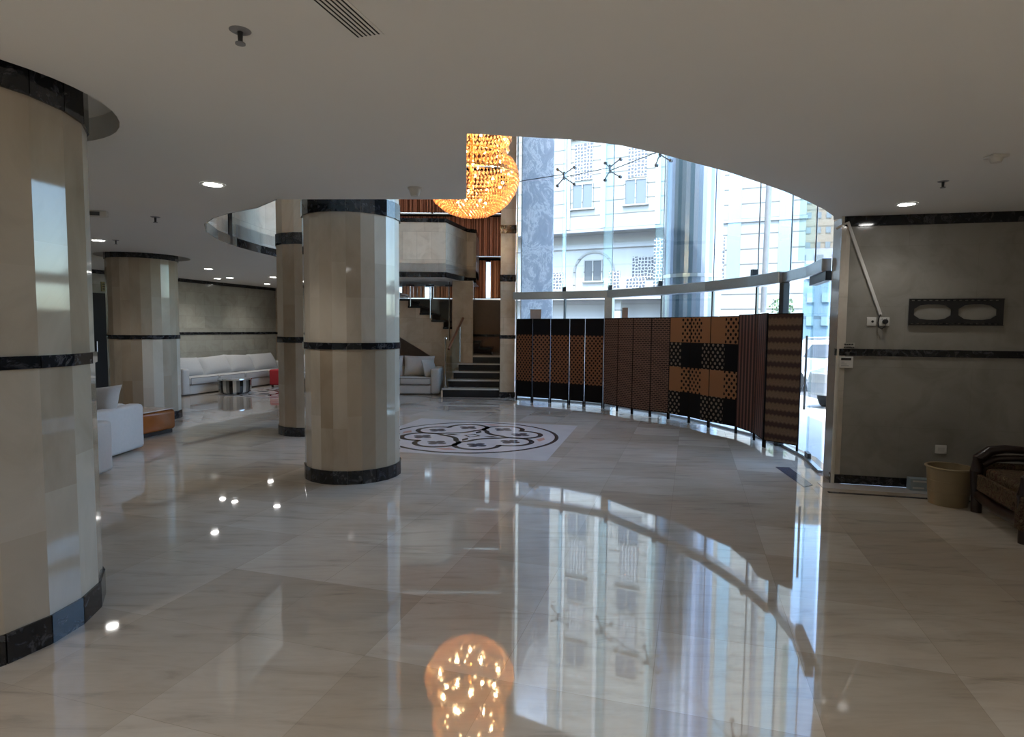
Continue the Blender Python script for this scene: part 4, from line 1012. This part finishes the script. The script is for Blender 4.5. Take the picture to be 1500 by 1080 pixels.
b = BM(); box(b, -.12, .12, -.012, 0, -.1, .1); obj('plate', b, M['signyellow'], t)
b = BM()
for z in (.05, -.0, -.05):
    x = -.09
    while x < .07: w = random.uniform(.015, .035); box(b, x, x + w, -.015, -.012, z - .012, z + .012); x += w + .008
obj('lettering', b, M['blackdoor'], t)

# ------------------------------------------------------------------ outside
b = BM(); box(b, -12, 7.5, 6.2, 19.0, -.14, -.101); struct(obj('ground_pavement', b, M['ground']))
b = BM(); box(b, -60, 140, -15, 140, -.25, -.15); struct(obj('ground_street', b, M['asphalt']))
b = BM(); box(b, 0.20, 0.97, 14.6, 15.6, -.12, 9); o = tag(obj('stone_pier', b, M['cladding'], bevel=.02), 'blue-grey marble pier outside the glass beside the stair pillar', 'pier')
# big clad column outside
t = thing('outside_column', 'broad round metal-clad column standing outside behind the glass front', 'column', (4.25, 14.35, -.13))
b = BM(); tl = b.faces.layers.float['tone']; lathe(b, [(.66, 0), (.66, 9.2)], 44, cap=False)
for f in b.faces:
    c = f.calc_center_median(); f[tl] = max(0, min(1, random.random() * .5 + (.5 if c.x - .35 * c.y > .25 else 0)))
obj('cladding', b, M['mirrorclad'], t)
b = BM(); lathe(b, [(.68, 2.9), (.68, 2.98)], 26, cap=False); obj('joint_ring', b, M['steel'], t)
# white building across the street
FA = frame(1.75, 28.0, 9.55, -4.5)
bd = thing('white_building', 'sunlit white stone building with grooved walls across the street', 'building'); bd.matrix_world = FA
b = BM(); box(b, -16, 10.55, 0, 8, 5.95, 24); obj('upper_wall', b, M['facade'], bd)
b = BM(); box(b, -16, 7.05, 1.1, 8, -.2, 5.95); obj('lower_wall', b, M['facadelow'], bd)
b = BM(); box(b, 7.05, 10.55, 0, 8, -.2, 5.95); obj('side_wall', b, M['facade'], bd)
b = BM(); box(b, -16, 10.6, -.08, .3, 5.90, 6.02); obj('ledge', b, M['pole'], bd)
b = BM(); box(b, -16, 7.0, .95, 1.12, 5.3, 5.5); obj('cornice', b, M['facadelow'], bd)
b = BM(); box(b, -16, 7.04, .0, 1.1, 2.9, 3.35); obj('low_ledge', b, M['facade'], bd)
def fwin(s, z, y=0.0, w=.9, h=1.0):
    b = BM(); box(b, s, s + w, y - .05, y + .02, z, z + h); f = obj('window', b, M['wglass'], bd)
    b = BM()
    for x in (s - .05, s + w / 2 - .03, s + w): box(b, x, x + .05, y - .09, y - .03, z - .03, z + h)
    box(b, s - .12, s + w + .12, y - .14, y, z - .10, z - .03); box(b, s - .05, s + w + .05, y - .09, y - .03, z + h, z + h + .05)
    obj('window_frame', b, M['facade'], f)
for z in (7.0, 10.1, 13.2):
    for s in (1.05, 3.45, -1.4, -3.8, 6.2): fwin(s, z)
fwin(1.3, 3.85, 1.1, .8, .9)
def lat(s0, s1, z0, z1, y):
    b = BM(); box(b, s0, s1, y - .06, y + .01, z0, z1); obj('lattice_panel', b, M['lattice'], bd)
for s0, s1, z0, z1, y in ((1.1, 1.95, 8.2, 9.8, 0), (3.55, 4.35, 8.1, 9.7, 0), (1.1, 1.95, 11.3, 12.9, 0), (3.55, 4.35, 11.3, 12.9, 0), (3.55, 4.5, 3.85, 4.85, 1.1), (0.0, .62, 3.4, 4.15, .1), (2.75, 3.25, 3.4, 4.15, .1), (3.5, 4.4, 3.3, 3.8, .1), (4.7, 5.15, 3.3, 5.5, .2), (7.1, 7.6, 3.5, 5.4, .0)): lat(s0, s1, z0, z1, y)
b = BM()
for k in range(16):
    a = PI * k / 15; b1 = PI * (k + 1) / 15
arc = [(1.72 + .95 * math.cos(PI * k / 20), 1.08, 4.2 + .95 * math.sin(PI * k / 20)) for k in range(21)]
tube(b, [(2.67, 1.08, 3.35)] + arc + [(.77, 1.08, 3.35)], .06, 6); obj('arch_moulding', b, M['facade'], bd)
for s0, s1, z0, z1 in ((7.7, 8.2, 3.4, 22), (9.6, 10.1, 3.6, 22)):
    b = BM(); box(b, s0, s1, -.05, .3, z0, z1); obj('glass_strip', b, M['wblue'], bd)
for s in (0.7, 2.35, 4.75):
    b = BM(); box(b, s, s + .22, -.10, .0, 6.05, 24); obj('pilaster', b, simple('smooth_white_stone', (.37, .37, .36), .8), bd)
for s in (2.9, 5.2):
    b = BM(); box(b, s, s + .35, .3, .5, -.1, 2.9); obj('doorway_pier', b, M['facade'], bd)
# other buildings
def block(label, x, y, w, d, h, mat, rz, nf, nw, wm='wglass'):
    t = thing('building', label, 'building', (x, y, -.2), rz)
    b = BM(); box(b, -w / 2, w / 2, 0, d, 0, h); obj('wall', b, M[mat], t)
    for i in range(nf):
        b = BM(); z = h * (i + .35) / nf
        for j in range(nw):
            xx = -w / 2 + w * (j + .25) / nw; box(b, xx, xx + w * .5 / nw, -.15, .05, z, z + h * .4 / nf)
        obj('window_row', b, M[wm], t)
    return t
block('tall beige tower with many arched balcony rows far off above the right pier', 55, 108, 16, 14, 34, 'beige', -.3, 13, 10)
block('blue glass building seen through the door at the street end', 20.2, 42, 5.5, 6, 6.4, 'bluebuild', -.4, 4, 6, 'wblue')
block('lilac building farther down the street right of the blue one', 30, 52, 11, 8, 9.0, 'lilac', -.3, 4, 8, 'wglass')
# lamp post
t = thing('lamp_post', 'grey street pole outside behind the orange checked screen', 'pole', (5.42, 13.1, -.1))
b = BM(); tube(b, [(0, 0, 0), (0.10, 0, 9)], .06, 10); obj('shaft', b, M['pole'], t, True)
b = BM(); box(b, -.10, .12, -.08, .08, 1.75, 2.05); obj('control_box', b, simple('control_box_grey', (.40, .39, .38), .6), t)
b = BM(); tube(b, [(0.10, 0, 8.9), (0.7, 0, 9.2), (1.3, 0, 9.2)], .04, 8); obj('arm', b, M['pole'], t, True)
# cars
def car(label, x, y, rz, mat, s=1.0):
    t = thing('car', label, 'car', (x, y, -.15), rz)
    prof = [(-2.15, .35), (-2.2, .62), (-2.1, .85), (-1.35, .95), (-.75, 1.38), (.55, 1.42), (1.25, .98), (2.05, .82), (2.2, .58), (2.15, .32)]
    b = BM(); W = .86; R_ = []
    for x_, z in prof:
        k = 1.0 if z < .97 else .80
        R_.append([b.verts.new((x_, -W * k, z)), b.verts.new((x_, W * k, z))])
    n = len(R_)
    for i in range(n):
        a, c = R_[i], R_[(i + 1) % n]; b.faces.new((a[0], c[0], c[1], a[1]))
    b.faces.new([r[0] for r in R_][::-1]); b.faces.new([r[1] for r in R_])
    bmesh.ops.recalc_face_normals(b, faces=b.faces[:]); obj('body', b, M[mat], t, bevel=.05)
    for sy in (-1, 1):
        b = BM(); v = [b.verts.new(p) for p in ((-1.15, sy * .84, .98), (1.0, sy * .84, .98), (.5, sy * .71, 1.36), (-.7, sy * .71, 1.34))]; b.faces.new(v if sy < 0 else v[::-1]); obj('side_window', b, M['wglass'], t)
    b = BM(); v = [b.verts.new(p) for p in ((.62, -.65, 1.41), (.62, .65, 1.41), (1.22, .74, 1.03), (1.22, -.74, 1.03))]; b.faces.new(v); obj('windscreen', b, M['wglass'], t)
    for xx in (-1.35, 1.38):
        for sy in (-1, 1):
            b = BM(); lathe(b, [(.001, -.1), (.30, -.1), (.33, -.06), (.33, .06), (.30, .1), (.001, .1)], 20); w = obj('wheel', b, M['tyre'], t, True, mw=Matrix.Translation((xx, sy * .8, .33)) @ Matrix.Rotation(PI / 2, 4, 'X'))
            b = BM(); lathe(b, [(.001, -.105), (.18, -.105), (.18, .105), (.001, .105)], 14); obj('hub_cap', b, M['steel'], w, True)
    return t
car('white parked car nearest to the glass door', 9.0, 17.8, math.radians(12), 'carwhite')
car('white car parked behind the nearest one, seen through the glass door', 10.9, 21.2, math.radians(-25), 'carwhite')
car('silver car farther along the street, seen through the glass door', 17.9, 35.0, math.radians(-20), 'cargrey')
car('silver car close outside the right pier of the glass front', 8.6, 13.4, math.radians(35), 'cargrey')
# small street tree
t = thing('street_tree', 'small green street tree behind the corner post of the glass front', 'tree', (8.95, 20.0, -.2))
b = BM(); tube(b, [(0, 0, 0), (.05, 0, 2.0)], [.09, .05], 8); obj('trunk', b, M['bark'], t, True)
b = BM()
for k in range(300):
    a, e = random.uniform(0, 2 * PI), random.uniform(-1, 1); r = .42 * random.random() ** .4
    c = Vector((r * math.cos(a) * math.sqrt(1 - e * e), r * math.sin(a) * math.sqrt(1 - e * e), 2.5 + r * e)); d = Vector((random.uniform(-1, 1), random.uniform(-1, 1), random.uniform(-1, 1))).normalized() * .05; u = d.cross(Vector((random.uniform(-1, 1), .3, .7))).normalized() * .03
    b.faces.new([b.verts.new(c - d), b.verts.new(c + u), b.verts.new(c + d), b.verts.new(c - u)])
obj('foliage', b, M['leaf'], t)

# ------------------------------------------------------------------ light
w = bpy.data.worlds.new('World'); bpy.context.scene.world = w; w.use_nodes = True
nt = w.node_tree; nt.nodes.clear()
o_ = nt.nodes.new('ShaderNodeOutputWorld'); bg = nt.nodes.new('ShaderNodeBackground'); sk = nt.nodes.new('ShaderNodeTexSky')
sk.sky_type = 'NISHITA'; sk.sun_disc = False; sk.sun_elevation = math.radians(58); sk.sun_rotation = math.radians(200); sk.dust_density = 1.5; sk.air_density = 1.0
bg.inputs['Strength'].default_value = 0.37
L(nt, sk.outputs[0], bg.inputs[0]); L(nt, bg.outputs[0], o_.inputs[0])
sd = bpy.data.lights.new('sun', 'SUN'); sd.energy = 1.7; sd.angle = math.radians(0.6); sd.color = (1, .97, .92)
so = bpy.data.objects.new('sun', sd); C.objects.link(so)
so.rotation_euler = Vector((0.25, 0.55, -1.0)).to_track_quat('-Z', 'Y').to_euler()

# ------------------------------------------------------------------ camera
f = 880.0; pitch = math.atan(58 / f); roll = math.radians(0.5)
fw = Vector((0, math.cos(pitch), -math.sin(pitch))); up = Vector((0, math.sin(pitch), math.cos(pitch))); rt = Vector((1, 0, 0))
r2 = rt * math.cos(roll) + up * math.sin(roll); u2 = -rt * math.sin(roll) + up * math.cos(roll)
cd = bpy.data.cameras.new('camera'); co = bpy.data.objects.new('camera', cd); C.objects.link(co)
co.matrix_world = Matrix(((r2.x, u2.x, -fw.x, 0), (r2.y, u2.y, -fw.y, 0), (r2.z, u2.z, -fw.z, 1.55), (0, 0, 0, 1)))
cd.sensor_fit = 'HORIZONTAL'; cd.sensor_width = 36.0; cd.lens = f / 1500 * 36.0; cd.clip_start = 0.05; cd.clip_end = 500
sc = bpy.context.scene; sc.camera = co
sc.view_settings.view_transform = 'Standard'; sc.view_settings.look = 'None'; sc.view_settings.gamma = 1.0; sc.view_settings.exposure = 2.25
sc.view_settings.use_curve_mapping = False
cy = sc.cycles; cy.max_bounces = 12; cy.diffuse_bounces = 6; cy.glossy_bounces = 5; cy.transparent_max_bounces = 16; cy.use_denoising = True
cy.sample_clamp_indirect = 6.0; cy.caustics_reflective = False; cy.caustics_refractive = False
